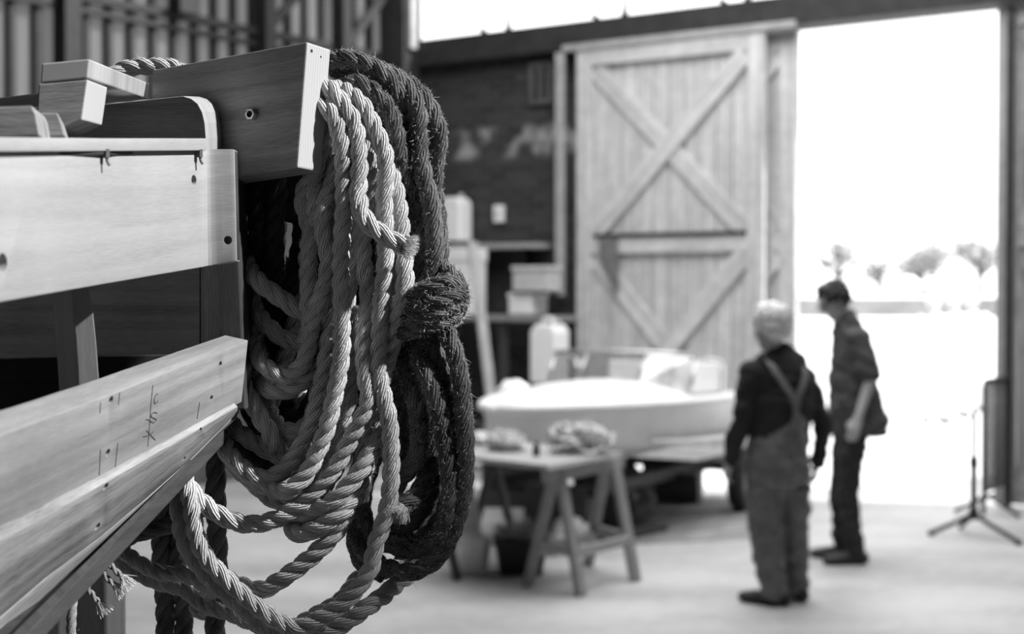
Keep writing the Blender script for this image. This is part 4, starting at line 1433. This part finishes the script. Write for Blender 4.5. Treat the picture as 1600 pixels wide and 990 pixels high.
t = thing('small_bottle', b, 'small dark bottle standing on the work table between the net heaps', 'bottle')
def lathe(name, c, prof, mat, parent=None, seg=20, **k):
    bm = bmesh.new()
    R_ = [[bm.verts.new(V(c) + V((math.cos(i / seg * 6.28318) * r, math.sin(i / seg * 6.28318) * r, z))) for i in range(seg)] for r, z in prof]
    for a, b_ in zip(R_, R_[1:]):
        for i in range(seg):
            bm.faces.new((a[i], a[(i + 1) % seg], b_[(i + 1) % seg], b_[i]))
    bm.faces.new(R_[0][::-1]); bm.faces.new(R_[-1])
    return from_bm(name, bm, mat, parent, True, **k)
lathe('glass_body', b, [(0.02, 0), (0.022, 0.01), (0.022, 0.05), (0.012, 0.062), (0.012, 0.07)], M['black_plastic'], t)
lathe('cap', b, [(0.0135, 0.0685), (0.0135, 0.082), (0.012, 0.084)], M['iron'], t)

# under and beside the table
b = on_floor(740, 893)
t = thing('bucket', b, 'white plastic bucket on the floor left of the black crate', 'bucket')
lathe('bucket_body', b, [(0.085, 0), (0.088, 0.01), (0.108, 0.21), (0.114, 0.21), (0.114, 0.225), (0.104, 0.225), (0.083, 0.02)], M['white_plastic'], t)
tube('handle', [b + V((math.cos(a) * 0.11, -0.02, 0.2 - math.sin(a) * 0.08)) for a in [i * math.pi / 8 for i in range(9)]], 0.004, M['galv'], t, 6)
b = on_floor(814, 893)
t = thing('black_crate', b, 'black plastic trough full of scraps on the floor beside the white bucket', 'crate')
bm = bmesh.new()
pf = [(0.13, 0.11, 0.0), (0.16, 0.13, 0.19), (0.175, 0.145, 0.19), (0.175, 0.145, 0.21), (0.15, 0.12, 0.21), (0.12, 0.10, 0.03)]
R_ = [[bm.verts.new(b + V((sx * x, sy * y, z))) for sx, sy in ((-1, -1), (1, -1), (1, 1), (-1, 1))] for x, y, z in pf]
for a, c in zip(R_, R_[1:]):
    for i in range(4): bm.faces.new((a[i], a[(i + 1) % 4], c[(i + 1) % 4], c[i]))
bm.faces.new(R_[0][::-1]); bm.faces.new(R_[-1])
from_bm('trough', bm, M['black_plastic'], t)
bm = bmesh.new()
for k in range(60):
    c = b + V((random.uniform(-.13, .13), random.uniform(-.1, .1), 0.2))
    a1 = V((random.gauss(0, .6), random.gauss(0, .6), 1)).normalized()
    a2 = a1.orthogonal().normalized()
    ln = random.uniform(0.05, 0.16)
    bm.faces.new([bm.verts.new(c), bm.verts.new(c + a1 * ln * .5 + a2 * 0.02), bm.verts.new(c + a1 * ln), bm.verts.new(c + a1 * ln * .5 - a2 * 0.02)])
o = from_bm('scraps', bm, M['leaf'], t); o['kind'] = 'stuff'
a, b = on_floor(724, 882), on_floor(760, 882)
o = board('plywood_sheet', [V((a.x, a.y, 0.0)), V((b.x, b.y, 0.0)), V((b.x - .1, b.y + .15, 0.52)), V((a.x - .1, a.y + .15, 0.5))], (0.01, 0.02, 0), [M['pale_grey']] * 2, None, None, 0.004)
tag(o, 'pale panel leaning under the left end of the work table', 'panel')
heap('cloth_bundle', on_floor(893, 852), 0.15, 0.12, 0.14, M['net'], 'grey cloth bundle on the floor behind the trestle legs', 'bundle', seed=4)
heap('dark_tarp', on_floor(960, 822), 0.26, 0.3, 0.33, M['tarp'], 'dark tarpaulin heap on the floor under the bow of the dinghy', 'tarpaulin', seed=9)
# flat timbers on the floor behind the trestle
for i, (x0, y0, x1, y1, lb) in enumerate(((930, 850, 1030, 828, 'dark timber lying flat on the floor right of the trestle'), (850, 868, 930, 845, 'pale timber lying on the floor behind the trestle'))):
    a, b = on_floor(x0, y0), on_floor(x1, y1)
    o = beam('floor_timber', a + V((0, 0, .03)), b + V((0, 0, .03)), 0.16, 0.06, [M['dark_wood'] if i == 0 else M['pale_wood']] * 2)
    tag(o, lb, 'timber')

# shelf bench with clutter against the brick wall
bench = thing('workbench', WP(SZ(790, 500)[0], 0, 0.5), 'dark workbench against the brick wall behind the ropes', 'bench')
def wall_px(px, py, off):
    s, z = SZ(px, py, off); return s, z
sa, zt_ = wall_px(690, 492, 0.55); sb, _ = wall_px(872, 492, 0.55)
wrect('worktop', sa, sb, zt_ - 0.05, zt_, 0.60, 0.55, [M['mid_wood']] * 2, bench)
for s in (sa + 0.02, (sa + sb) / 2, sb - 0.1):
    wrect('leg', s, s + 0.08, 0, zt_ - 0.05, 0.56, 0.08, [M['dark_wood']] * 2, bench, vert=True)
wrect('lower_shelf', sa, sb, 0.42, 0.46, 0.55, 0.5, [M['dark_wood']] * 2, bench)
sc_, zc_ = wall_px(838, 379, 0.3)
sd_, zd_ = wall_px(690, 379, 0.3)
shf = thing('wall_shelf', WP(sd_, zc_ - 0.1, 0.15), 'pale-edged wall shelf on the brick wall above the workbench', 'shelf')
wrect('shelf_board', sd_, sc_, zc_ - 0.05, zc_, 0.3, 0.3, [M['post_pale']] * 2, shf)
for s in (sd_ + 0.2, sc_ - 0.25):
    wpoly('bracket', [(s, zc_ - 0.05), (s + 0.03, zc_ - 0.05), (s + 0.03, zc_ - 0.3), (s, zc_ - 0.3)], 0.2, 0.2, [M['iron']] * 2, shf)

def wbox_thing(name, x0, y0, x1, y1, off, thk, mat, label, cat, lid=None):
    a = SZ(x0, y1, off); b = SZ(x1, y0, off)
    r = thing(name, WP((a[0] + b[0]) / 2, a[1], off), label, cat)
    h = b[1] - a[1]
    wrect('box_body', a[0], b[0], a[1], a[1] + h * 0.8, off, thk, [mat] * 2, r, bev=0.015)
    wrect('lid', a[0] - 0.012, b[0] + 0.012, a[1] + h * 0.8, b[1], off + 0.012, thk + 0.024, [lid or mat] * 2, r, bev=0.015)
    return r
# jerrycan with handle
def can(name, x0, y0, x1, y1, off, thk, label, handle=True):
    a = SZ(x0, y1, off); b = SZ(x1, y0, off)
    r = thing(name, WP((a[0] + b[0]) / 2, a[1], off), label, 'canister')
    h = b[1] - a[1]; wd = b[0] - a[0]
    wpoly('can_body', [(a[0], a[1]), (b[0], a[1]), (b[0], a[1] + h * 0.82), (b[0] - wd * 0.18, a[1] + h * 0.93), (a[0] + wd * 0.18, a[1] + h * 0.93), (a[0], a[1] + h * 0.82)], off, thk, [M['white_plastic']] * 2, r, bev=0.02)
    m_ = WP((a[0] + b[0]) / 2, a[1] + h * 0.92, off - thk / 2)
    if handle:
        tube('handle', [m_ - U * wd * 0.25, m_ - U * wd * 0.2 + V((0, 0, h * 0.1)), m_ + U * wd * 0.1 + V((0, 0, h * 0.1)), m_ + U * wd * 0.16], 0.018, M['white_plastic'], r, 8)
    lathe('cap', m_ + U * wd * 0.3, [(0.03, 0), (0.03, h * 0.08), (0.026, h * 0.09)], M['pale_grey'], r)
    return r
zb_ = SZ(850, 598, 0.75)
can('jerrycan', 827, 500, 868, 598, 0.85, 0.25, 'white plastic jerrycan standing below the end of the workbench')
wbox_thing('storage_box', 800, 415, 858, 455, 0.50, 0.22, M['pale_grey'], 'pale grey box hanging on the wall above the workbench', 'box')
wbox_thing('carton', 794, 458, 830, 491, 0.45, 0.3, M['white_plastic'], 'small white carton on the workbench top', 'box')
r = can('canister', 680, 302, 718, 377, 0.28, 0.22, 'tall white canister on the wall shelf right beside the hanging ropes', False)
wbox_thing('white_crate', 682, 388, 736, 491, 0.59, 0.26, M['white_plastic'], 'white crate on the workbench half hidden by the hanging ropes', 'box')
# leaning pole
a = P(738, 378, 13.0); b = P(768, 628, 12.5)
bb = b.copy(); dirn = (b - a).normalized(); bb = b + dirn * (b.z / -dirn.z)
o = beam('leaning_plank', a, bb, 0.09, 0.04, [M['post_pale']] * 2)
tag(o, 'grey plank leaning against the wall shelf beside the workbench', 'plank')
heap('white_sack', P(806, 625, 11.7) - V((0, 0, 0.18)), 0.22, 0.2, 0.24, M['cloth_white'], 'crumpled white sack heaped behind the dinghy bow', 'sack', seed=12)
bs = P(806, 625, 11.7)
box('sack_pallet', (bs.x, bs.y, 0), 0.55, 0.5, bs.z - 0.2, [M['dark_wood']] * 2, None)
tag(bpy.data.objects['sack_pallet'], 'dark wooden box carrying the white sack', 'box')

# ------------------------------------------------------------------ barrier and stand at the right
b0 = G(1537, 790); b1 = G(1583, 786)
b0 = V((3.64, 10.95, 0)); b1 = V((4.10, 11.6, 0))
br = thing('crowd_barrier', (b0 + b1) / 2, 'grey steel crowd barrier with upright bars beside the gate', 'barrier')
zt_b, zb_b = 1.05, 0.2
bm = None
dvb = (b1 - b0)
tube('frame', [b0 + V((0, 0, 0.02)), b0 + V((0, 0, zt_b - 0.05)), b0 + dvb * 0.05 + V((0, 0, zt_b)), b1 - dvb * 0.05 + V((0, 0, zt_b)), b1 + V((0, 0, zt_b - 0.05)), b1 + V((0, 0, 0.02))], 0.02, M['galv'], br, 8)
tube('bottom_rail', [b0 + V((0, 0, zb_b)), b1 + V((0, 0, zb_b))], 0.014, M['galv'], br, 8)
for k in range(1, 12):
    p = b0 + dvb * (k / 12)
    tube('bar', [p + V((0, 0, zb_b)), p + V((0, 0, zt_b))], 0.009, M['galv'], br, 6)
pn = dvb.cross(V((0, 0, 1))).normalized()
for p in (b0 + dvb * .12, b1 - dvb * .12):
    tube('foot', [p - pn * 0.25 + V((0, 0, 0.015)), p + V((0, 0, 0.16)), p + pn * 0.25 + V((0, 0, 0.015))], 0.016, M['galv'], br, 8)
hub = G(1521, 838); hub.z = 0
st = thing('tripod_stand', hub, 'black folding tripod stand on the floor in front of the barrier', 'stand')
tube('pole', [hub + V((0, 0, 0.12)), hub + V((0, 0, 0.55))], 0.024, M['black_plastic'], st, 10)
tube('upper_pole', [hub + V((0, 0, 0.53)), hub + V((0.0, 0, 0.92))], 0.016, M['black_plastic'], st, 10)
lathe('collar', hub + V((0, 0, 0.5)), [(0.03, 0), (0.03, 0.06), (0.022, 0.07)], M['black_plastic'], st)
lathe('leg_hub', hub + V((0, 0, 0.13)), [(0.032, 0), (0.036, 0.02), (0.036, 0.06), (0.024, 0.07)], M['black_plastic'], st)
for px, py in ((1455, 836), (1592, 851)):
    q = G(px, py)
    lg = tube('leg', [hub + V((0, 0, 0.16)), q + V((0, 0, 0.018))], 0.017, M['black_plastic'], st, 8)
    lathe('rubber_foot', q, [(0.024, 0), (0.024, 0.03), (0.016, 0.035)], M['rubber'], lg)
q = hub + V((0.0, 0.3, 0))
tube('leg', [hub + V((0, 0, 0.16)), q + V((0, 0, 0.018))], 0.017, M['black_plastic'], st, 8)

# ------------------------------------------------------------------ people
def loft_bm(bm, cs, ra, rb=None, side=None, seg=14, rnd=1.0):
    """closed tube through the centres cs with half-widths ra (along side) and rb"""
    cs = [V(c) for c in cs]
    n = len(cs)
    rb = rb or ra
    # rounded ends
    def ext(i, j, ra_, rb_):
        d = (cs[i] - cs[j]).normalized()
        return [(cs[i] + d * min(ra_, rb_) * 0.55 * rnd, ra_ * 0.8, rb_ * 0.8), (cs[i] + d * min(ra_, rb_) * 0.85 * rnd, ra_ * 0.45, rb_ * 0.45)]
    seq = [(c, a, b) for c, a, b in zip(cs, ra, rb)]
    seq = ext(0, 1, ra[0], rb[0])[::-1] + seq + ext(n - 1, n - 2, ra[-1], rb[-1])
    rings = []
    for i, (c, a, b) in enumerate(seq):
        t = (seq[min(i + 1, len(seq) - 1)][0] - seq[max(i - 1, 0)][0]).normalized()
        s = V(side) if side is not None else t.orthogonal()
        s = (s - t * s.dot(t)).normalized()
        f = t.cross(s)
        rings.append([bm.verts.new(c + s * (math.cos(k / seg * 6.28318) * a) + f * (math.sin(k / seg * 6.28318) * b)) for k in range(seg)])
    for A_, B_ in zip(rings, rings[1:]):
        for k in range(seg):
            bm.faces.new((A_[k], A_[(k + 1) % seg], B_[(k + 1) % seg], B_[k]))
    bm.faces.new(rings[0][::-1]); bm.faces.new(rings[-1])

def ball_bm(bm, c, rx, ry, rz, rot=None):
    m = Matrix.Translation(c) @ (rot.to_4x4() if rot is not None else Matrix.Identity(4)) @ Matrix.Diagonal((rx, ry, rz, 1))
    bmesh.ops.create_icosphere(bm, subdivisions=3, radius=1.0, matrix=m)

def fuse(name, bm, mat, parent, voxel=0.009, smooth=6, fac=0.5):
    """weld overlapping volumes into one continuous skin"""
    bmesh.ops.recalc_face_normals(bm, faces=bm.faces)
    me = bpy.data.meshes.new('tmp')
    bm.to_mesh(me); bm.free()
    o = bpy.data.objects.new('tmp', me)
    COL.objects.link(o)
    r = o.modifiers.new('r', 'REMESH'); r.mode = 'VOXEL'; r.voxel_size = voxel
    s = o.modifiers.new('s', 'SMOOTH'); s.factor = fac; s.iterations = smooth
    bpy.context.view_layer.update()
    nm = bpy.data.meshes.new_from_object(o.evaluated_get(bpy.context.evaluated_depsgraph_get()))
    nm.materials.clear()
    bpy.data.objects.remove(o)
    nm.name = name
    return link(name, nm, mat, parent, True)

def hand_bm(bm, wrist, d, palm_n, thumb_side, ln=0.18, curl=0.5):
    """palm and five fingers; d points along the hand, palm_n out of the palm, thumb_side to the thumb"""
    d = V(d).normalized(); n = V(palm_n); n = (n - d * n.dot(d)).normalized()
    s = d.cross(n)
    if s.dot(V(thumb_side)) < 0: s = -s
    loft_bm(bm, [wrist - d * 0.01, wrist + d * 0.03, wrist + d * ln * 0.5], [0.027, 0.036, 0.04], [0.02, 0.017, 0.014], s, 12)
    for k, (o_, l_) in enumerate(((0.030, 0.070), (0.010, 0.080), (-0.010, 0.075), (-0.029, 0.058))):
        a = wrist + d * ln * 0.5 + s * o_
        b = a + (d + n * curl * 0.5).normalized() * l_ * 0.45
        c = b + (d + n * curl * 1.4).normalized() * l_ * 0.35
        e = c + (d * 0.6 + n * curl * 1.8).normalized() * l_ * 0.25
        loft_bm(bm, [a - d * 0.015, a, b, c, e], [0.0095, 0.0095, 0.009, 0.0085, 0.0075], None, s, 8)
    a = wrist + d * 0.03 + s * 0.028
    b = a + (d * 0.7 + s * 0.6 + n * 0.3).normalized() * 0.035
    c = b + (d + n * 0.35).normalized() * 0.03
    loft_bm(bm, [a - s * 0.01, a, b, c], [0.012, 0.012, 0.0105, 0.009], None, n, 8)

def head_bm(bm, c, face, h=0.225, up=(0, 0, 1)):
    """skull, jaw, nose, ears, neck stub; face is the looking direction"""
    f = V(face).normalized(); u = V(up); u = (u - f * u.dot(f)).normalized()
    s = f.cross(u)
    R = Matrix((s, f, u)).transposed()
    ball_bm(bm, c + u * h * 0.12 - f * h * 0.03, h * 0.335, h * 0.41, h * 0.37, R)
    ball_bm(bm, c - u * h * 0.16 + f * h * 0.08, h * 0.27, h * 0.30, h * 0.33, R)
    ball_bm(bm, c - u * h * 0.40 + f * h * 0.22, h * 0.13, h * 0.12, h * 0.09, R)           # chin
    loft_bm(bm, [c + f * h * 0.36 + u * h * 0.04, c + f * h * 0.47 - u * h * 0.10], [h * 0.035, h * 0.06], None, s, 8)   # nose
    ball_bm(bm, c + f * h * 0.36 - u * h * 0.22, h * 0.11, h * 0.04, h * 0.035, R)           # lips
    ball_bm(bm, c + f * h * 0.35 + u * h * 0.08, h * 0.24, h * 0.05, h * 0.04, R)            # brow
    for q in (-1, 1):
        ball_bm(bm, c + s * q * h * 0.335 - f * h * 0.04 - u * h * 0.02, h * 0.03, h * 0.08, h * 0.13, R)   # ears
    return f, u, s

def person(label, d0, J, opt):
    """J: joints in pixels with a depth offset from d0"""
    j = {k: P(v[0], v[1], d0 + (v[2] if len(v) > 2 else 0)) for k, v in J.items()}
    base = (j['la'] + j['ra']) / 2; base.z = 0
    root = thing('person', base, label, 'person')
    side = (j['rs'] - j['ls']).normalized()       # across the shoulders
    face = V(opt['face'])
    k_ = opt.get('girth', 1.0)
    neck = j['neck']; hips = (j['lh'] + j['rh']) / 2
    chest = neck.lerp(hips, 0.34); belly = neck.lerp(hips, 0.72)
    bend = V(opt.get('bend', (0, 0, 0)))
    chest = chest + bend
    sw = (j['rs'] - j['ls']).length / 2
    hs = (j['rh'] - j['lh']).normalized()
    # ---- body
    bm = bmesh.new()
    f, u, s = head_bm(bm, j['head'], face, opt.get('head', 0.225), opt.get('up', (0, 0, 1)))
    loft_bm(bm, [neck - V((0, 0, 0.03)), neck.lerp(j['head'], 0.45), j['head'] - u * 0.03], [0.06, 0.055, 0.055], None, side)
    loft_bm(bm, [neck - V((0, 0, .02)), chest, belly, hips], [sw * 0.55, sw * 0.78, 0.13 * k_, 0.14 * k_], [0.06, 0.085 * k_, 0.09 * k_, 0.10 * k_], side)
    for q in ('l', 'r'):
        loft_bm(bm, [j[q + 's'], j[q + 'e']], [0.05, 0.038], None, None)
        loft_bm(bm, [j[q + 'e'], j[q + 'w']], [0.038, 0.026], None, None)
        dd = j[q + 'w'] - j[q + 'e']
        hand_bm(bm, j[q + 'w'], j.get(q + 'hd', j[q + 'w'] + dd) - j[q + 'w'], opt['palm_' + q], opt['thumb_' + q], 0.17, opt.get('curl', 0.5))
        loft_bm(bm, [j[q + 'h'], j[q + 'k'], j[q + 'a']], [0.078 * k_, 0.052, 0.04], None, None)
        ft = V(opt['foot_' + q]).normalized()
        loft_bm(bm, [j[q + 'a'] - V((0, 0, j[q + 'a'].z - 0.05)), j[q + 'a'] + ft * 0.12 - V((0, 0, j[q + 'a'].z - 0.04))], [0.035, 0.035], [0.035, 0.03], None)
    fuse('body', bm, M['skin'], root, 0.0075, 4)
    # ---- trousers
    bm = bmesh.new()
    def lev(rows):
        cs, ra, rb = [], [], []
        for x0, x1, y, dp, off in rows:
            cs.append(P((x0 + x1) / 2, y, d0 + off)); ra.append((x1 - x0) / 2 / F * d0); rb.append(dp)
        loft_bm(bm, cs, ra, rb, V((1, 0, 0)), 20, 0.12)
    def folds(o, amp, seed):
        ns = [v.normal.copy() for v in o.data.vertices]
        for v, nn_ in zip(o.data.vertices, ns):
            p = v.co.copy()
            v.co = p + nn_ * amp * (noise.noise(V((p.x * 7, p.y * 7, p.z * 16)) + V((seed, 0, 0))) + 0.6 * noise.noise(V((p.x * 16 + p.z * 12, p.y * 16, p.z * 26)) + V((0, seed, 0))))
    for rows in opt.get('tro_loft', []): lev(rows)
    tw = opt.get('leg', 0.1)
    wst = opt.get('waist', 0.95)
    wp = neck.lerp(hips, wst)
    loft_bm(bm, [wp, hips, hips - V((0, 0, 0.07))], [0.165 * k_, 0.175 * k_, 0.165 * k_], [0.125 * k_, 0.13 * k_, 0.12 * k_], hs)
    for q in ('l', 'r'):
        an = j[q + 'a'].copy(); an.z = max(0.05, an.z - 0.02)
        knee = j[q + 'k']
        cs = [j[q + 'h'], j[q + 'h'].lerp(knee, 0.5), knee, knee.lerp(an, 0.5), an]
        loft_bm(bm, cs, [tw * 1.0, tw * 0.95, tw * 0.78, tw * 0.72, tw * 0.68], None, None)
    tro = fuse('trousers', bm, M[opt['trousers']], root, 0.010, 4)
    folds(tro, opt.get('fold', 0.012), 3)
    # ---- top garment
    bm = bmesh.new()
    hem = neck.lerp(hips, opt.get('hem', 0.95))
    g = opt.get('loose', 0.018)
    if 'top_loft' in opt:
        for rows in opt['top_loft']: lev(rows)
    else: loft_bm(bm, [neck + V((0, 0, 0.0)), neck - V((0, 0, 0.06)) , chest, belly, hem], [0.075, sw * 0.95, sw * 1.0 + g, 0.155 * k_ + g + opt.get('flare', 0) * 0.5, 0.165 * k_ + g + opt.get('flare', 0)], [0.065, 0.10, 0.12 * k_ + g, 0.12 * k_ + g, 0.125 * k_ + g + opt.get('flare', 0) * 0.8], side)
    sl = opt.get('sleeve', 1.0)
    for q in ('l', 'r'):
        a, b, c = j[q + 's'], j[q + 'e'], j[q + 'w']
        if sl >= 1:
            loft_bm(bm, [a, a.lerp(b, 0.5), b, b.lerp(c, 0.6), c], [0.075, 0.066, 0.058, 0.05, 0.042], None, None)
        else:
            loft_bm(bm, [a, a.lerp(b, 0.5), a.lerp(b, sl)], [0.078, 0.072, 0.07], None, None)
    tp_ = fuse(opt['top_name'], bm, M[opt['top']], root, 0.010, 3)
    folds(tp_, opt.get('fold', 0.012), 8)
    # ---- shoes
    for q in ('l', 'r'):
        bm = bmesh.new()
        ft = V(opt['foot_' + q]).normalized(); ft.z = 0
        a = V((j[q + 'a'].x, j[q + 'a'].y, 0))
        sd_ = ft.cross(V((0, 0, 1)))
        loft_bm(bm, [a - ft * 0.06 + V((0, 0, .042)), a + ft * 0.03 + V((0, 0, .045)), a + ft * 0.12 + V((0, 0, .038)), a + ft * 0.19 + V((0, 0, .032))], [0.038, 0.042, 0.048, 0.038], [0.042, 0.045, 0.038, 0.03], sd_)
        loft_bm(bm, [a + V((0, 0, .05)), a + V((0, 0, .11))], [0.045, 0.045], None, sd_)
        fuse('shoe', bm, M['shoe'], root, 0.009, 3)
    # ---- hair
    hh = opt.get('head', 0.225)
    bm = bmesh.new()
    R = Matrix((s, f, u)).transposed()
    c = j['head']
    hh *= opt.get('hair_k', 1.0)
    ball_bm(bm, c + u * hh * 0.17 - f * hh * 0.08, hh * 0.39, hh * 0.43, hh * 0.38, R)
    ball_bm(bm, c + u * hh * 0.03 - f * hh * 0.19, hh * 0.36, hh * 0.29, hh * 0.30, R)
    ball_bm(bm, c + u * hh * 0.40 + f * hh * 0.12, hh * 0.26, hh * 0.22, hh * 0.14, R)
    o = fuse('hair', bm, M[opt['hair']], root, 0.010, 2)
    ns = [v.normal.copy() for v in o.data.vertices]
    for v, nn_ in zip(o.data.vertices, ns):
        v.co = v.co + nn_ * (0.02 * noise.noise(v.co * 40) + 0.014 * noise.noise(v.co * 90))
    return root, j, (f, u, s, side)

# older man in dungarees, back to the camera
D1 = 7.95
J1 = dict(head=(1204, 513), neck=(1209, 553), ls=(1174, 583, -0.05), rs=(1256, 590, 0.06), le=(1156, 662, -0.06), lw=(1140, 720, 0.05),
          re=(1287, 664, 0.05), rw=(1277, 722, 0.15), lh=(1193, 738, -0.03), rh=(1237, 738, 0.04), lk=(1200, 835, 0.0), rk=(1240, 835, 0.05),
          la=(1212, 922, 0.0), ra=(1246, 915, 0.12))
root1, j1, fr1 = person('older man with white hair in dark jumper and grey dungarees, seen from behind', D1, J1, dict(
    face=(-0.6, 0.78, -0.12), palm_l=(0.6, 0.2, 0), palm_r=(-1, 0.1, 0), thumb_l=(-0.2, 1, 0), thumb_r=(-0.2, 1, 0),
    foot_l=(-0.85, 0.4, 0), foot_r=(-0.35, 0.9, 0), trousers='dungaree', top='sweater', top_name='jumper', hair='white_hair', leg=0.085, girth=0.9,
    waist=0.8, hem=0.85, bend=(-0.01, -0.02, 0), head=0.245, hair_k=1.08, curl=0.7, fold=0.015,
    top_loft=[[(1188, 1230, 542, 0.07, 0), (1176, 1256, 563, 0.10, 0), (1163, 1270, 586, 0.13, 0), (1163, 1272, 622, 0.145, 0), (1167, 1268, 660, 0.145, 0), (1172, 1263, 692, 0.14, 0)]],
    tro_loft=[[(1226, 1262, 648, 0.155, 0), (1196, 1266, 670, 0.165, 0), (1168, 1266, 695, 0.165, 0), (1163, 1267, 722, 0.165, 0), (1166, 1268, 752, 0.16, 0)],
              [(1165, 1220, 760, 0.11, -0.02), (1170, 1224, 835, 0.095, -0.01), (1182, 1228, 900, 0.085, 0), (1188, 1230, 928, 0.085, 0)],
              [(1214, 1267, 760, 0.11, 0.04), (1220, 1264, 835, 0.09, 0.06), (1226, 1264, 900, 0.08, 0.1), (1227, 1263, 920, 0.08, 0.12)]]))
# straps of the dungarees over the jumper
def strap_path(pts, wd, name, mat, parent):
    c = catmull(pts, 0.02)
    bm = bmesh.new()
    nv = V((0.35, -0.93, 0.0)).normalized()
    rows = []
    for i, p in enumerate(c):
        t_ = (c[min(i + 1, len(c) - 1)] - c[max(i - 1, 0)]).normalized()
        s_ = t_.cross(nv).normalized() * wd / 2
        rows.append([bm.verts.new(p - s_), bm.verts.new(p + s_), bm.verts.new(p + s_ - nv * 0.008), bm.verts.new(p - s_ - nv * 0.008)])
    for A_, B_ in zip(rows, rows[1:]):
        for k in range(4):
            bm.faces.new((A_[k], A_[(k + 1) % 4], B_[(k + 1) % 4], B_[k]))
    bm.faces.new(rows[0][::-1]); bm.faces.new(rows[-1])
    return from_bm(name, bm, mat, parent)
def onback(px, py, dd): return P(px, py, D1 + dd)
strap_path([onback(1190, 556, -0.02), onback(1204, 568, -0.155), onback(1224, 597, -0.19), onback(1240, 622, -0.19), onback(1246, 650, -0.18), onback(1247, 672, -0.175)], 0.035, 'strap', M['strap'], root1)
strap_path([onback(1256, 562, 0.02), onback(1259, 578, -0.10), onback(1256, 600, -0.155), onback(1248, 620, -0.18), onback(1244, 650, -0.185), onback(1243, 672, -0.175)], 0.035, 'strap', M['strap'], root1)

# younger man in a loose shirt, in profile
D2 = 9.2
J2 = dict(head=(1303, 470), neck=(1321, 500), ls=(1341, 527, -0.15), rs=(1320, 527, 0.17), le=(1360, 592, -0.2), lw=(1341, 652, -0.24),
          re=(1308, 600, 0.2), rw=(1296, 652, 0.15), lh=(1331, 682, -0.09), rh=(1327, 682, 0.09), lk=(1325, 775, -0.09), rk=(1313, 770, 0.10),
          la=(1336, 852, -0.08), ra=(1317, 848, 0.12))
root2, j2, fr2 = person('dark-haired man in a loose grey shirt and dark jeans looking down', D2, J2, dict(
    face=(-0.86, -0.15, -0.42), up=(-0.35, 0, 1), palm_l=(0.3, 0.9, 0), palm_r=(0, -1, 0), thumb_l=(-1, 0, 0), thumb_r=(-1, 0, 0),
    foot_l=(-0.97, -0.1, 0), foot_r=(-0.95, 0.1, 0), trousers='jeans', top='shirt', top_name='shirt', hair='dark_hair', leg=0.09, girth=0.9,
    waist=0.93, hem=0.92, sleeve=0.9, head=0.235, hair_k=1.03, bend=(0.02, 0, 0), fold=0.014,
    top_loft=[[(1306, 1336, 486, 0.065, 0), (1304, 1341, 496, 0.09, 0), (1301, 1347, 508, 0.11, 0), (1300, 1357, 527, 0.16, 0), (1298, 1364, 560, 0.18, 0), (1296, 1370, 600, 0.18, 0), (1296, 1379, 638, 0.18, 0), (1298, 1388, 662, 0.18, 0), (1300, 1387, 678, 0.175, 0)]],
    tro_loft=[[(1301, 1352, 690, 0.15, 0), (1300, 1352, 715, 0.14, 0)]]))
f, u, s, _ = fr2
hc = j2['head']; hh = 0.235
bm = bmesh.new()
for q in (-1, 1):
    cc = hc + f * hh * 0.42 + s * q * hh * 0.15 + u * hh * 0.03
    tube_bm([cc + (s * math.cos(a) * 0.026 + u * math.sin(a) * 0.02) for a in [i * math.pi / 6 for i in range(13)]], 0.0028, 5, bm)
    tube_bm([cc + s * q * 0.026, hc + s * q * hh * 0.36 + u * hh * 0.04 - f * 0.01], 0.0028, 5, bm)
from_bm('glasses', bm, M['lens'], root2)

# three pale figures far outside in the sun
for i, (px, hd, tone, lb) in enumerate(((1459, 18.6, 0, 'distant person in pale clothes outside, leftmost of three'), (1490, 19.5, 1, 'distant person in pale clothes outside, middle of three'), (1519, 20.4, 0, 'distant person in pale clothes outside, rightmost of three'))):
    k = 19.5 / hd
    yf = 450 + 3933 / hd
    def Y(z): return 450 + (CAM_H - z) * F / hd
    sx = 118 / hd * 19.5 / 19.5
    def X(m): return px + m * F / hd
    Jf = dict(head=(px, Y(1.56)), neck=(px, Y(1.41)), ls=(X(-.18), Y(1.36)), rs=(X(.18), Y(1.36)), le=(X(-.25), Y(1.08)), lw=(X(-.22), Y(.85)), re=(X(.25), Y(1.08)), rw=(X(.22), Y(.85)),
              lh=(X(-.085), Y(.85)), rh=(X(.085), Y(.85)), lk=(X(-.1), Y(.48)), rk=(X(.1), Y(.48)), la=(X(-.11), Y(.09)), ra=(X(.11), Y(.09)))
    person(lb, hd, Jf, dict(face=(0.3 * (i - 1), -0.95, -0.1), palm_l=(1, 0, 0), palm_r=(-1, 0, 0), thumb_l=(0, -1, 0), thumb_r=(0, -1, 0), foot_l=(-.2, -1, 0), foot_r=(.2, -1, 0),
           trousers='pale_cloth', top='pale_cloth', top_name='jacket', hair='white_hair', leg=0.09))
